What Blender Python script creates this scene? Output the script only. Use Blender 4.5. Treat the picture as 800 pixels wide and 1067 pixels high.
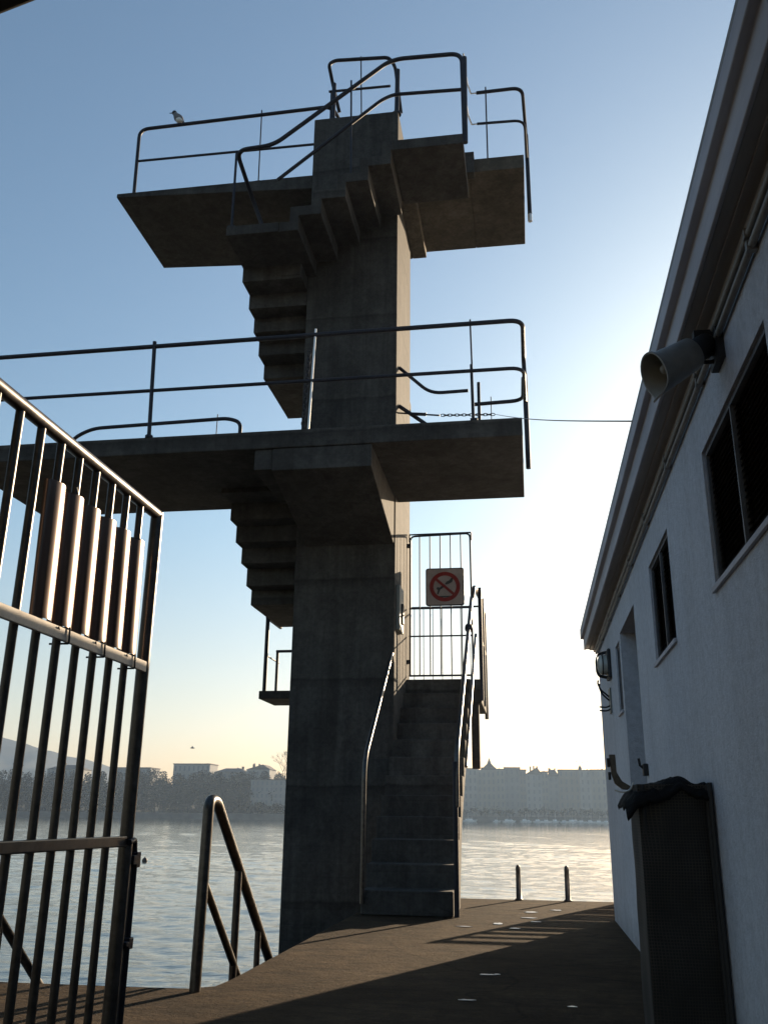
import bpy, bmesh, math, random
from mathutils import Vector, Matrix, noise
R = math.radians
random.seed(7)
for o in list(bpy.data.objects): bpy.data.objects.remove(o)
scene = bpy.context.scene
COL = scene.collection

# ---------------- camera ----------------
cd = bpy.data.cameras.new("camera"); cam = bpy.data.objects.new("camera", cd); COL.objects.link(cam)
cd.sensor_fit = 'VERTICAL'; cd.sensor_height = 24; cd.lens = 24 * 944.3 / 1067
cd.clip_start = 0.05; cd.clip_end = 9000
F_ = Vector((-0.14934, 0.93582, 0.31927)); R_ = Vector((0.98802, 0.15395, 0.01092)); U_ = Vector((0.03893, -0.31707, 0.94760))
cam.matrix_world = Matrix(((R_.x, U_.x, -F_.x, 0), (R_.y, U_.y, -F_.y, 0), (R_.z, U_.z, -F_.z, 0.85), (0, 0, 0, 1)))
scene.camera = cam
# ---------------- light ----------------
SUN_AZ, SUN_EL = 24.0, 16.0          # azimuth from +Y towards +X
w = bpy.data.worlds.new("World"); scene.world = w; w.use_nodes = True
nt = w.node_tree; bg = nt.nodes['Background']
sky = nt.nodes.new('ShaderNodeTexSky'); sky.sky_type = 'NISHITA'; sky.sun_disc = False
sky.sun_elevation = R(SUN_EL); sky.sun_rotation = R(SUN_AZ)
sky.air_density = 1.25; sky.dust_density = 1.7; sky.ozone_density = 2.2; sky.altitude = 370
tc = nt.nodes.new('ShaderNodeTexCoord'); sx = nt.nodes.new('ShaderNodeSeparateXYZ'); nt.links.new(tc.outputs['Generated'], sx.inputs[0])
rp = nt.nodes.new('ShaderNodeValToRGB'); nt.links.new(sx.outputs[2], rp.inputs[0]); el = rp.color_ramp.elements
el[0].position = 0.0; el[0].color = (1.02, .81, .74, 1); el[1].position = .30; el[1].color = (.91, 1.0, 1.01, 1)
e_ = el.new(.14); e_.color = (1.0, .91, .88, 1)
mxs = nt.nodes.new('ShaderNodeMix'); mxs.data_type = 'RGBA'; mxs.blend_type = 'MULTIPLY'; mxs.inputs[0].default_value = 1.0
nt.links.new(sky.outputs[0], mxs.inputs[6]); nt.links.new(rp.outputs[0], mxs.inputs[7]); nt.links.new(mxs.outputs[2], bg.inputs[0])
bg.inputs[1].default_value = 0.069
sl = bpy.data.lights.new("sun", 'SUN'); sun = bpy.data.objects.new("sun", sl); COL.objects.link(sun)
sl.energy = 5.0; sl.angle = R(0.5); sl.color = (1.0, 0.78, 0.53)
sdir = Vector((math.sin(R(SUN_AZ)) * math.cos(R(SUN_EL)), math.cos(R(SUN_AZ)) * math.cos(R(SUN_EL)), math.sin(R(SUN_EL))))
sun.rotation_euler = sdir.to_track_quat('Z', 'Y').to_euler()
sun.location = sdir * 60
scene.view_settings.view_transform = 'Standard'; scene.view_settings.look = 'None'
scene.view_settings.exposure = 1.2; scene.view_settings.gamma = 1.0
scene.render.engine = 'CYCLES'
scene.cycles.use_denoising = True
scene.cycles.max_bounces = 6; scene.cycles.volume_bounces = 1
scene.cycles.sample_clamp_indirect = 4

# ---------------- materials ----------------
def new_mat(name, col=(.5, .5, .5), rough=.6, metal=0.0, spec=.5):
    m = bpy.data.materials.new(name); m.use_nodes = True
    b = m.node_tree.nodes['Principled BSDF']
    b.inputs['Base Color'].default_value = (*col, 1); b.inputs['Roughness'].default_value = rough
    b.inputs['Metallic'].default_value = metal; b.inputs['Specular IOR Level'].default_value = spec
    return m
class NT:
    def __init__(s, m): s.t = m.node_tree; s.n = s.t.nodes; s.l = s.t.links; s.b = s.n['Principled BSDF']
    def coord(s, scale=(1, 1, 1), kind='Object'):
        c = s.n.new('ShaderNodeTexCoord'); mp = s.n.new('ShaderNodeMapping'); mp.inputs['Scale'].default_value = scale
        s.l.new(c.outputs[kind], mp.inputs[0]); return mp.outputs[0]
    def noise(s, vec, scale, detail=5, rough=.6, dist=0):
        n = s.n.new('ShaderNodeTexNoise'); n.inputs['Scale'].default_value = scale; n.inputs['Detail'].default_value = detail
        n.inputs['Roughness'].default_value = rough; n.inputs['Distortion'].default_value = dist
        s.l.new(vec, n.inputs['Vector']); return n.outputs['Fac']
    def ramp(s, fac, stops):
        r = s.n.new('ShaderNodeValToRGB'); e = r.color_ramp.elements
        while len(e) > 1: e.remove(e[-1])
        e[0].position = stops[0][0]; e[0].color = (*stops[0][1], 1)
        for p, c in stops[1:]:
            k = e.new(p); k.color = (*c, 1)
        s.l.new(fac, r.inputs[0]); return r.outputs[0]
    def mix(s, fac, a, b, mode='MIX'):
        m = s.n.new('ShaderNodeMix'); m.data_type = 'RGBA'; m.blend_type = mode
        if isinstance(fac, (int, float)): m.inputs[0].default_value = fac
        else: s.l.new(fac, m.inputs[0])
        for v, i in ((a, 6), (b, 7)):
            if isinstance(v, tuple): m.inputs[i].default_value = (*v, 1)
            else: s.l.new(v, m.inputs[i])
        return m.outputs[2]
    def bump(s, h, strength=.3, dist=.01, prev=None):
        b = s.n.new('ShaderNodeBump'); b.inputs['Strength'].default_value = strength; b.inputs['Distance'].default_value = dist
        s.l.new(h, b.inputs['Height'])
        if prev: s.l.new(prev, b.inputs['Normal'])
        return b.outputs[0]
    def math(s, op, a, b=None):
        m = s.n.new('ShaderNodeMath'); m.operation = op
        for v, i in ((a, 0), (b, 1)):
            if v is None: continue
            if isinstance(v, (int, float)): m.inputs[i].default_value = v
            else: s.l.new(v, m.inputs[i])
        return m.outputs[0]
    def set(s, name, v): s.l.new(v, s.b.inputs[name])

def concrete(name, lo, hi, board=True, stain=.5):
    m = new_mat(name, rough=.88, spec=.25); t = NT(m)
    v = t.coord()
    n1 = t.noise(v, 1.3, 8, .65, .4); n2 = t.noise(v, 22, 6, .7)
    c = t.ramp(n1, [(.3, lo), (.7, hi)])
    c = t.mix(.7, c, t.ramp(n2, [(.3, (.5, .5, .5)), (.72, (1.2, 1.2, 1.2))]), 'MULTIPLY')
    n5 = t.noise(v, 5.5, 7, .7, .8)
    c = t.mix(.6, c, t.ramp(n5, [(.32, (.55, .55, .57)), (.55, (1.05, 1.05, 1.05)), (.75, (1.35, 1.33, 1.28))]), 'MULTIPLY')
    vs = t.coord((3.0, 3.0, .22)); ns = t.noise(vs, 2.0, 5, .6, .6)          # vertical run-off stains
    st = t.ramp(ns, [(.42, (1, 1, 1)), (.62, (.45, .42, .38))])
    c = t.mix(stain, c, st, 'MULTIPLY')
    sz = t.n.new('ShaderNodeSeparateXYZ'); t.l.new(v, sz.inputs[0]); wob = t.math('MULTIPLY', t.noise(v, 3, 3), .05)
    jz = t.math('FRACT', t.math('ADD', t.math('MULTIPLY', sz.outputs[2], .80), wob))
    c = t.mix(.75, c, t.ramp(jz, [(0, (.5, .48, .46)), (.012, (.55, .53, .51)), (.03, (1.12, 1.12, 1.1)), (.10, (1, 1, 1)), (.93, (.96, .96, .96)), (1.0, (.6, .58, .56))]), 'MULTIPLY')
    jx = t.math('FRACT', t.math('ADD', t.math('MULTIPLY', t.math('ADD', sz.outputs[0], sz.outputs[1]), 5.2), wob))
    c = t.mix(.45, c, t.ramp(jx, [(0, (.62, .61, .6)), (.05, (1, 1, 1)), (.5, (.92, .92, .92)), (1, (1.05, 1.05, 1.05))]), 'MULTIPLY')
    # hairline cracks
    vo = t.n.new('ShaderNodeTexVoronoi'); vo.feature = 'DISTANCE_TO_EDGE'; vo.inputs['Scale'].default_value = 1.1
    mx = t.n.new('ShaderNodeMix'); mx.data_type = 'VECTOR'; mx.inputs[0].default_value = .28
    nn = t.n.new('ShaderNodeTexNoise'); nn.inputs['Scale'].default_value = 2.5; nn.inputs['Detail'].default_value = 6
    t.l.new(v, nn.inputs['Vector']); t.l.new(v, mx.inputs[4]); t.l.new(nn.outputs['Color'], mx.inputs[5]); t.l.new(mx.outputs[1], vo.inputs['Vector'])
    cr = t.ramp(vo.outputs[0], [(0.0, (.45, .42, .4)), (.006, (1, 1, 1))])
    c = t.mix(t.math('MULTIPLY', t.ramp(t.noise(v, .8, 3), [(.5, (0, 0, 0)), (.6, (1, 1, 1))]), .7), c, cr, 'MULTIPLY')
    t.set('Base Color', c)
    nb = t.bump(n2, .35, .006)
    if board:
        wv = t.n.new('ShaderNodeTexWave'); wv.wave_type = 'BANDS'; wv.bands_direction = 'Z'
        wv.inputs['Scale'].default_value = 1.9; wv.inputs['Distortion'].default_value = .35; wv.inputs['Detail'].default_value = 1
        t.l.new(t.coord((1, 1, 1)), wv.inputs['Vector'])
        g = t.ramp(wv.outputs['Fac'], [(0, (0, 0, 0)), (.05, (1, 1, 1))])
        nb = t.bump(g, .25, .006, nb)
    t.set('Normal', nb)
    return m

M = {}
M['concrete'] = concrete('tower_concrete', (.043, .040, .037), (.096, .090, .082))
M['concrete_bounce_lit'] = concrete('bounce_lit_concrete', (.085, .072, .054), (.165, .140, .108), True, .35)  # tower concrete made lighter and warmer: bounce from water and sunlit column in the colour
# deck: worn brownish concrete
m = new_mat('deck_surface', rough=.97, spec=.12); t = NT(m); v = t.coord()
n1 = t.noise(v, .9, 8, .7, .5); n2 = t.noise(v, 38, 6, .75); n3 = t.noise(v, 6, 6, .7)
c = t.ramp(n1, [(.3, (.030, .019, .010)), (.52, (.058, .038, .021)), (.72, (.10, .068, .040))])
c = t.mix(.75, c, t.ramp(n3, [(.3, (.5, .5, .5)), (.6, (1.1, 1.1, 1.1))]), 'MULTIPLY')
c = t.mix(.6, c, t.ramp(n2, [(.32, (.35, .35, .35)), (.6, (1.15, 1.15, 1.15))]), 'MULTIPLY')
t.set('Base Color', c)
n4 = t.noise(t.coord((1.4, 5, 1)), 1.6, 6, .7, 1.2)
c = t.mix(.7, c, t.ramp(n4, [(.38, (.45, .43, .42)), (.5, (1, 1, 1)), (.72, (1.35, 1.3, 1.2))]), 'MULTIPLY')
vo = t.n.new('ShaderNodeTexVoronoi'); vo.feature = 'DISTANCE_TO_EDGE'; vo.inputs['Scale'].default_value = .75
mx = t.n.new('ShaderNodeMix'); mx.data_type = 'VECTOR'; mx.inputs[0].default_value = .35
nn = t.n.new('ShaderNodeTexNoise'); nn.inputs['Scale'].default_value = 1.8; nn.inputs['Detail'].default_value = 7
t.l.new(v, nn.inputs['Vector']); t.l.new(v, mx.inputs[4]); t.l.new(nn.outputs['Color'], mx.inputs[5]); t.l.new(mx.outputs[1], vo.inputs['Vector'])
crk = t.ramp(vo.outputs[0], [(0.0, (.3, .28, .27)), (.008, (1, 1, 1))])
c = t.mix(.8, c, crk, 'MULTIPLY')
t.set('Base Color', c)
t.set('Normal', t.bump(n2, .9, .014, t.bump(n3, .8, .035)))
M['deck'] = m
# painted dark metal rail
m = new_mat('rail_paint', (.03, .035, .05), .5, .0, .3); t = NT(m); v = t.coord()
n = t.noise(v, 30, 5, .7)
t.set('Base Color', t.ramp(n, [(.35, (.012, .013, .020)), (.68, (.026, .027, .038)), (.78, (.09, .05, .035))]))
t.set('Roughness', t.math('ADD', t.math('MULTIPLY', n, .3), .36))
M['rail'] = m
def metal(name, a, b, rough, sc=25, mt=.85):
    m = new_mat(name, a, rough, mt); t = NT(m); v = t.coord(); n = t.noise(v, sc, 5, .65)
    t.set('Base Color', t.ramp(n, [(.35, a), (.7, b)])); t.set('Roughness', t.math('ADD', t.math('MULTIPLY', n, .25), rough - .1))
    t.set('Normal', t.bump(n, .08, .002)); return m
M['gate'] = metal('gate_galvanised', (.055, .047, .042), (.10, .088, .078), .34, 25, .6)
M['hand'] = metal('handrail_steel', (.10, .092, .085), (.17, .155, .14), .36)
M['gate_flat'] = metal('gate_flat_bar', (.42, .37, .31), (.58, .51, .43), .5, mt=.15)
M['sheet'] = new_mat('glossy_brown_sheet', (.030, .017, .012), .27, 0, 1.0); M['sheet'].node_tree.nodes['Principled BSDF'].inputs['Specular Tint'].default_value = (1, .72, .60, 1); M['sheet'].node_tree.nodes['Principled BSDF'].inputs['IOR'].default_value = 1.7
M['steel'] = metal('bright_steel', (.45, .43, .42), (.62, .6, .58), .3)
M['ladder'] = metal('ladder_steel', (.06, .055, .052), (.12, .11, .10), .33)
M['white_rod'] = new_mat('white_rod', (.85, .82, .78), .4, .5)
M['black'] = new_mat('black_rubber', (.018, .018, .02), .6)
M['grey_box'] = new_mat('grey_box', (.16, .17, .16), .55)
# building stucco
m = new_mat('stucco', rough=.85, spec=.3); t = NT(m); v = t.coord()
n1 = t.noise(v, 1.2, 6, .6); n2 = t.noise(v, 120, 4, .6); n3 = t.noise(t.coord((3, 3, .45)), 1.0, 5, .6, .8)
c = t.ramp(n1, [(.3, (.56, .585, .64)), (.7, (.68, .70, .75))])
c = t.mix(.45, c, t.ramp(n3, [(.50, (1, 1, 1)), (.78, (.66, .65, .63))]), 'MULTIPLY')
sz = t.n.new('ShaderNodeSeparateXYZ'); t.l.new(v, sz.inputs[0])
base = t.math('ADD', sz.outputs[2], t.math('MULTIPLY', t.noise(v, 4, 5), .5))
c = t.mix(.8, c, t.ramp(base, [(.22, (.62, .60, .58)), (.5, (1, 1, 1))]), 'MULTIPLY')      # splashed dirt along the foot of the wall
n6 = t.noise(v, 28, 6, .75)
c = t.mix(.5, c, t.ramp(n6, [(.35, (.7, .7, .7)), (.6, (1.1, 1.1, 1.1))]), 'MULTIPLY')
t.set('Base Color', c); t.set('Normal', t.bump(n2, .9, .006, t.bump(n6, .6, .01))); M['stucco'] = m
m = new_mat('cornice_paint', rough=.7, spec=.3); t = NT(m); v = t.coord((3, .6, 3)); n1 = t.noise(v, 2, 6, .65)
t.set('Base Color', t.ramp(n1, [(.3, (.40, .39, .42)), (.7, (.58, .57, .60))])); t.set('Normal', t.bump(t.noise(t.coord(), 40, 4), .3, .004)); M['cornice'] = m
m = new_mat('soffit_wood', rough=.75, spec=.3); t = NT(m); v = t.coord((6, .5, 6)); n1 = t.noise(v, 3, 6, .65)
t.set('Base Color', t.ramp(n1, [(.3, (.32, .30, .285)), (.7, (.46, .435, .41))])); M['soffit'] = m
M['louver'] = metal('dark_louver', (.035, .030, .026), (.07, .06, .052), .5, 18, .1)
M['win_frame'] = metal('window_frame', (.10, .105, .12), (.16, .165, .18), .5, 18, .3)
M['door'] = metal('door_paint', (.05, .055, .07), (.075, .08, .1), .5, 8, 0)
M['speaker'] = metal('speaker_grey', (.20, .19, .175), (.30, .285, .26), .5, 14, .1)
M['speaker_in'] = metal('speaker_inner', (.28, .26, .22), (.38, .35, .29), .5, 14, .1)
m = new_mat('lamp_glass', (.55, .55, .5), .25); M['lamp_glass'] = m
# netting
m = new_mat('black_net', rough=.7); t = NT(m); v = t.coord()
sx = t.n.new('ShaderNodeSeparateXYZ'); t.l.new(v, sx.inputs[0])
hx = t.math('ADD', sx.outputs[0], sx.outputs[1])
fx = t.math('FRACT', t.math('MULTIPLY', hx, 90)); fz = t.math('FRACT', t.math('MULTIPLY', sx.outputs[2], 90))
g = t.math('MAXIMUM', t.math('LESS_THAN', fx, .3), t.math('LESS_THAN', fz, .3))
nz = t.noise(v, 5, 4)
cc = t.mix(g, (.010, .0095, .009), t.ramp(nz, [(.35, (.020, .016, .013)), (.7, (.055, .046, .038))]))
t.set('Base Color', cc); t.set('Normal', t.bump(g, .5, .003)); M['net'] = m
m = new_mat('black_tarp', (.008, .008, .0085), .8, 0, .2); t = NT(m); v = t.coord(); n = t.noise(v, 14, 6, .6, .8)
t.set('Normal', t.bump(n, .8, .03)); M['tarp'] = m
# water
m = new_mat('lake_water', (.03, .040, .036), .05); t = NT(m); m.node_tree.nodes['Principled BSDF'].inputs['IOR'].default_value = 1.55
v1 = t.coord((.30, 1.3, 1)); v2 = t.coord((.75, 2.9, 1))
a = t.noise(v1, .55, 4, .55, .6); b2 = t.noise(v2, 2.1, 4, .6, .5); c3 = t.noise(v2, 9.0, 3, .6)
h = t.math('ADD', t.math('MULTIPLY', a, .5), t.math('ADD', t.math('MULTIPLY', b2, .5), t.math('MULTIPLY', c3, .12)))
t.set('Normal', t.bump(h, 1.0, .030)); M['water'] = m
m = new_mat('wet_film', (.05, .045, .04), .05); M['wet'] = m
def noisy(name, a, b, sc=1.0, rough=.9):
    m = new_mat(name, a, rough, 0, .2); t = NT(m); t.set('Base Color', t.ramp(t.noise(t.coord(), sc, 5, .6), [(.35, a), (.68, b)])); return m
M['foliage'] = noisy('far_foliage', (.010, .012, .012), (.020, .022, .019), .25); M['foliage'].node_tree.nodes['Principled BSDF'].inputs['Specular IOR Level'].default_value = 0
M['bark'] = noisy('far_bark', (.05, .04, .03), (.09, .075, .06), 1)
M['slope'] = noisy('far_slope', (.016, .019, .014), (.03, .032, .024), .05)
M['mount'] = noisy('mountain', (.10, .10, .09), (.16, .15, .14), .01)
M['quay'] = noisy('quay_stone', (.07, .07, .068), (.11, .11, .105), .2)
FAC = [noisy('facade_%s' % n, tuple(k * .85 for k in c), c, .15) for n, c in (('cream', (.30, .285, .255)), ('grey', (.255, .255, .25)), ('sand', (.28, .255, .225)), ('white', (.33, .325, .31)))]
M['roof'] = noisy('far_roof', (.10, .09, .085), (.15, .135, .125), .3)
M['window'] = new_mat('far_window', (.15, .155, .165), .5)
M['boat'] = new_mat('boat_white', (.75, .75, .73), .3)
M['canvas'] = new_mat('boat_canvas', (.12, .16, .25), .7)
M['sign_white'] = noisy('sign_white', (.24, .205, .19), (.32, .275, .255), 9, .45)
M['sign_red'] = noisy('sign_red', (.15, .010, .008), (.21, .018, .014), 12, .45)
M['sign_black'] = new_mat('sign_black', (.008, .008, .009), .5)
M['bird_grey'] = noisy('bird_grey', (.16, .16, .17), (.24, .235, .24), 30)
M['bird_white'] = new_mat('bird_white', (.75, .72, .66), .7)
M['bird_dark'] = new_mat('bird_dark', (.02, .02, .022), .6)
M['beak'] = new_mat('beak_dark', (.05, .02, .015), .5)
M['beam'] = noisy('canopy_timber', (.03, .025, .02), (.055, .045, .035), 3)
M['white_ice'] = new_mat('ice', (.45, .46, .48), .3)

# ---------------- mesh helpers ----------------
class MB:
    def __init__(s): s.v = []; s.f = []; s.sm = []
    def add(s, vs, fs, smooth=False):
        n = len(s.v); s.v += [tuple(p) for p in vs]; s.f += [tuple(i + n for i in f) for f in fs]; s.sm += [smooth] * len(fs); return s
    def box(s, x0, x1, y0, y1, z0, z1):
        return s.add([(x0, y0, z0), (x1, y0, z0), (x1, y1, z0), (x0, y1, z0), (x0, y0, z1), (x1, y0, z1), (x1, y1, z1), (x0, y1, z1)],
                     [(0, 3, 2, 1), (4, 5, 6, 7), (0, 1, 5, 4), (1, 2, 6, 5), (2, 3, 7, 6), (3, 0, 4, 7)])
    def prism(s, pts, a, b, axis):
        """pts 2D ring; axis 'x': (y,z) ring extruded in x a..b ; 'y': (x,z) ; 'z': (x,y)"""
        def p3(p, t): return {'x': (t, p[0], p[1]), 'y': (p[0], t, p[1]), 'z': (p[0], p[1], t)}[axis]
        n = len(pts); vs = [p3(p, a) for p in pts] + [p3(p, b) for p in pts]
        fs = [tuple(range(n))[::-1], tuple(range(n, 2 * n))] + [(i, (i + 1) % n, (i + 1) % n + n, i + n) for i in range(n)]
        return s.add(vs, fs)
    def tube(s, pts, r, n=10, fil=0.0, r2=None):
        pts = [Vector(p) for p in pts]
        if fil > 0 and len(pts) > 2:
            out = [pts[0]]
            for i in range(1, len(pts) - 1):
                a, b, c = pts[i - 1], pts[i], pts[i + 1]
                d1 = (a - b); d2 = (c - b); k = min(fil, d1.length * .45, d2.length * .45)
                p, q = b + d1.normalized() * k, b + d2.normalized() * k
                for j in range(7):
                    t = j / 6; out.append((1 - t) ** 2 * p + 2 * t * (1 - t) * b + t * t * q)
            out.append(pts[-1]); pts = out
        vs = []; fs = []; up = None
        for i, p in enumerate(pts):
            d = (pts[min(i + 1, len(pts) - 1)] - pts[max(i - 1, 0)]).normalized()
            if up is None:
                up = d.orthogonal().normalized()
            up = (up - d * up.dot(d)).normalized(); sd = d.cross(up)
            rr = r if r2 is None else r + (r2 - r) * i / (len(pts) - 1)
            for k in range(n):
                a = 2 * math.pi * k / n; vs.append(p + (up * math.cos(a) + sd * math.sin(a)) * rr)
        for i in range(len(pts) - 1):
            for k in range(n):
                fs.append((i * n + k, i * n + (k + 1) % n, (i + 1) * n + (k + 1) % n, (i + 1) * n + k))
        m0 = len(pts) * n
        s.add(vs, fs, True)
        s.add(vs[:n], [tuple(range(n))[::-1]]); s.add(vs[-n:], [tuple(range(n))])
        return s
    def lathe(s, prof, origin=(0, 0, 0), axis=(0, 0, 1), n=20):
        """prof list of (r, h)"""
        ax = Vector(axis).normalized(); u = ax.orthogonal().normalized(); w_ = ax.cross(u); o = Vector(origin)
        vs = []; fs = []
        for r, h in prof:
            for k in range(n):
                a = 2 * math.pi * k / n; vs.append(o + ax * h + (u * math.cos(a) + w_ * math.sin(a)) * r)
        for i in range(len(prof) - 1):
            for k in range(n): fs.append((i * n + k, i * n + (k + 1) % n, (i + 1) * n + (k + 1) % n, (i + 1) * n + k))
        return s.add(vs, fs, True)
    def build(s, name, mat, parent=None, bevel=0.0, loc=None):
        me = bpy.data.meshes.new(name); me.from_pydata(s.v, [], s.f); me.update()
        me.polygons.foreach_set('use_smooth', s.sm)
        bm = bmesh.new(); bm.from_mesh(me); bmesh.ops.recalc_face_normals(bm, faces=bm.faces); bm.to_mesh(me); bm.free()
        me.materials.append(mat)
        o = bpy.data.objects.new(name, me); COL.objects.link(o)
        if parent: 
            o.parent = parent
            # geometry is written in world metres; shift into the parent's frame
            if parent.name in BASE:
                b = BASE[parent.name]; me.transform(Matrix.Translation(-b))
            BASE[o.name] = BASE.get(parent.name, Vector((0, 0, 0)))
        if bevel:
            bv = o.modifiers.new('bevel', 'BEVEL'); bv.width = bevel; bv.segments = 2; bv.limit_method = 'ANGLE'
        return o
BASE = {}
def thing(name, label, cat, loc=(0, 0, 0), group=None):
    o = bpy.data.objects.new(name, None); COL.objects.link(o); o.location = loc; o.empty_display_size = .2
    o['label'] = label; o['category'] = cat
    if group: o['group'] = group
    BASE[o.name] = Vector(loc)
    return o
def tag(o, label=None, cat=None, group=None, kind=None):
    if label: o['label'] = label
    if cat: o['category'] = cat
    if group: o['group'] = group
    if kind: o['kind'] = kind
    return o
def copy_tree(o, parent=None):
    c = o.copy(); COL.objects.link(c)
    if parent: c.parent = parent
    for ch in list(o.children):
        d = ch.copy(); COL.objects.link(d); d.parent = c
        for g in list(ch.children):
            e = g.copy(); COL.objects.link(e); e.parent = d
    return c

# ================= SETTING =================
# deck (quay slab); the lake is 1.3 m below it
deck_out = [(-9.5, -6), (6.5, -6), (6.5, 11.03), (-1.68, 11.03), (-1.68, 5.35), (-1.70, 5.12), (-1.80, 5.03), (-2.2, 5.01), (-9.5, 4.90)]
mb = MB(); mb.prism(deck_out, -1.9, 0.0, 'z')
deck = tag(mb.build('deck', M['deck'], bevel=.02), 'worn brownish concrete bathing deck', kind='structure')
# flight of bathing steps going down into the lake beside the deck
mb = MB()
for k in range(6):
    mb.box(-3.5, -1.70, 5.03 + .3 * k, 5.33 + .3 * k, -1.9, -.2 - .2 * k)
tag(mb.build('water_steps', M['deck']), 'concrete steps going down into the lake', kind='structure')
# lake
import numpy as np
def lake():
    rng = np.random.default_rng(3)
    rows = np.geomspace(3.2, 190, 820); cols = np.linspace(-1.12, .62, 520)
    Yg, Tg = np.meshgrid(rows, cols, indexing='ij'); Xg = Tg * Yg
    Zg = np.zeros_like(Xg)
    # wind patches
    patch = .75 + .25 * np.sin(Xg * .11 + 1.3 * np.sin(Yg * .05)) * np.sin(Yg * .13 + .8 * np.sin(Xg * .07))
    for lam, slope, cnt in ((4.2, .016, 4), (2.3, .022, 5), (1.25, .032, 7), (.72, .046, 8), (.42, .042, 9), (.26, .030, 7)):
        for _ in range(cnt):
            l_ = lam * rng.uniform(.75, 1.3); th = rng.normal(0, .38) + .12; k = 2 * np.pi / l_
            am = slope / k / np.sqrt(cnt) * 1.5
            ph = k * (Xg * np.sin(th) + Yg * np.cos(th)) + rng.uniform(0, 6.28) + .9 * np.sin(Xg / (l_ * 3.1) + rng.uniform(0, 6)) 
            fade = np.clip(l_ / (Yg * .0050 * 3.2), 0, 1) ** 2       # waves finer than the mesh can carry die out
            c = np.sin(ph); Zg += am * fade * patch * (c + .25 * (c * c - .5))
    n0, n1 = Xg.shape; co = np.stack([Xg, Yg, Zg - 1.3], -1).reshape(-1, 3)
    flat = np.array([(-1600, -40, -1.335), (1600, -40, -1.335), (1600, 660, -1.335), (-1600, 660, -1.335)], float)
    idx = np.arange(n0 * n1).reshape(n0, n1)
    q = np.stack([idx[:-1, :-1], idx[:-1, 1:], idx[1:, 1:], idx[1:, :-1]], -1).reshape(-1, 4)
    q = np.vstack([q, np.arange(4)[None] + n0 * n1]); co = np.vstack([co, flat])
    me = bpy.data.meshes.new('lake_water'); me.vertices.add(len(co)); me.vertices.foreach_set('co', co.ravel().astype(np.float32))
    me.loops.add(q.size); me.loops.foreach_set('vertex_index', q.ravel().astype(np.int32))
    me.polygons.add(len(q)); me.polygons.foreach_set('loop_start', np.arange(0, q.size, 4, dtype=np.int32)); me.polygons.foreach_set('loop_total', np.full(len(q), 4, np.int32))
    me.update(calc_edges=True); me.validate(); me.polygons.foreach_set('use_smooth', np.ones(len(me.polygons), bool))
    me.materials.append(M['water']); o = bpy.data.objects.new('lake_water', me); COL.objects.link(o); return o
tag(lake(), 'calm rippled lake water', kind='structure')
bm = MB(); bm.add([(-1650, -50, -2.1), (1650, -50, -2.1), (1650, 1640, -2.1), (-1650, 1640, -2.1)], [(0, 1, 2, 3)])
tag(bm.build('lake_bed', M['slope']), 'lake bed and land below', kind='structure')
# far shore: quay and rising ground
def shore_y(x): return 560 if x < -120 else (560 + (x + 120) / 60 * 80 if x < -60 else 640)
NX, NY = 120, 26
vs = []; fs = []
for i in range(NX + 1):
    x = -1500 + 3000 * i / NX
    for j in range(NY + 1):
        d = 14 * j if j < 10 else 140 + (j - 10) * 50
        y = shore_y(x) + 6 + d
        z = 1.2 + min(18, d * .12) + 3 * noise.noise(Vector((x * .01, y * .01, 0))) * min(1, d / 60)
        if j == 0: z = -2.2
        vs.append((x, y, z))
for i in range(NX):
    for j in range(NY):
        a = i * (NY + 1) + j; fs.append((a, a + NY + 1, a + NY + 2, a + 1))
bm = MB(); bm.add(vs, fs, True); tag(bm.build('far_shore', M['slope']), 'rising ground of the far shore', kind='structure')
mb = MB()
pts = [(-1500, 560), (-120, 560), (-60, 640), (1500, 640)]
for (xa, ya), (xb, yb) in zip(pts, pts[1:]):
    mb.add([(xa, ya, -2), (xb, yb, -2), (xb, yb, 2.2), (xa, ya, 2.2), (xa, ya + 9, 2.2), (xb, yb + 9, 2.2)], [(0, 1, 2, 3), (3, 2, 5, 4)])
tag(mb.build('far_quay', M['quay']), 'stone quay along the far shore', kind='structure')
# mountain ridge far away to the left
prof = [(-1500, 60), (-1350, 118), (-1250, 150), (-1120, 140), (-1010, 138), (-940, 130), (-912, 126), (-875, 119), (-840, 108), (-801, 99), (-760, 91), (-729, 83), (-690, 74), (-659, 66), (-600, 48), (-520, 30), (-400, 16), (-200, 8), (0, 4)]
vs = []; fs = []; K = 140
for i in range(K + 1):
    x = -1500 + 1500 * i / K
    for (xa, za), (xb, zb) in zip(prof, prof[1:]):
        if xa <= x <= xb: h = za + (zb - za) * (x - xa) / (xb - xa); break
    h += 3.0 * noise.fractal(Vector((x * .03, 3, 0)), 1.0, 2.0, 4)
    for j in range(9):
        t_ = j / 8
        vs.append((x, 1190 + 310 * t_ + 25 * noise.noise(Vector((x * .01, j, 5))), -2 + (h + 2) * (t_ ** .8) * (1 + .05 * noise.noise(Vector((x * .02, j * .7, 9))) * (1 - t_) * 4)))
for i in range(K):
    for j in range(8):
        a = i * 9 + j; fs.append((a, a + 9, a + 10, a + 1))
bm = MB(); bm.add(vs, fs, True); tag(bm.build('mountain', M['mount']), 'hazy mountain ridge beyond the far shore', kind='structure')

# ================= DIVING TOWER =================
tower = thing('diving_tower', 'tall dark concrete diving tower with two platforms and winding stairs, rising from the water', 'diving tower', (-2.2, 10.85, -1.3))
C_ = M['concrete']; CS = M['concrete_bounce_lit']
XL, XR, YF, YB = -2.87, -1.585, 10.85, 12.3
mb = MB(); mb.box(XL, XR, YF, YB, -2.05, 10.90)
mb.build('column', C_, tower, .015)
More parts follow.
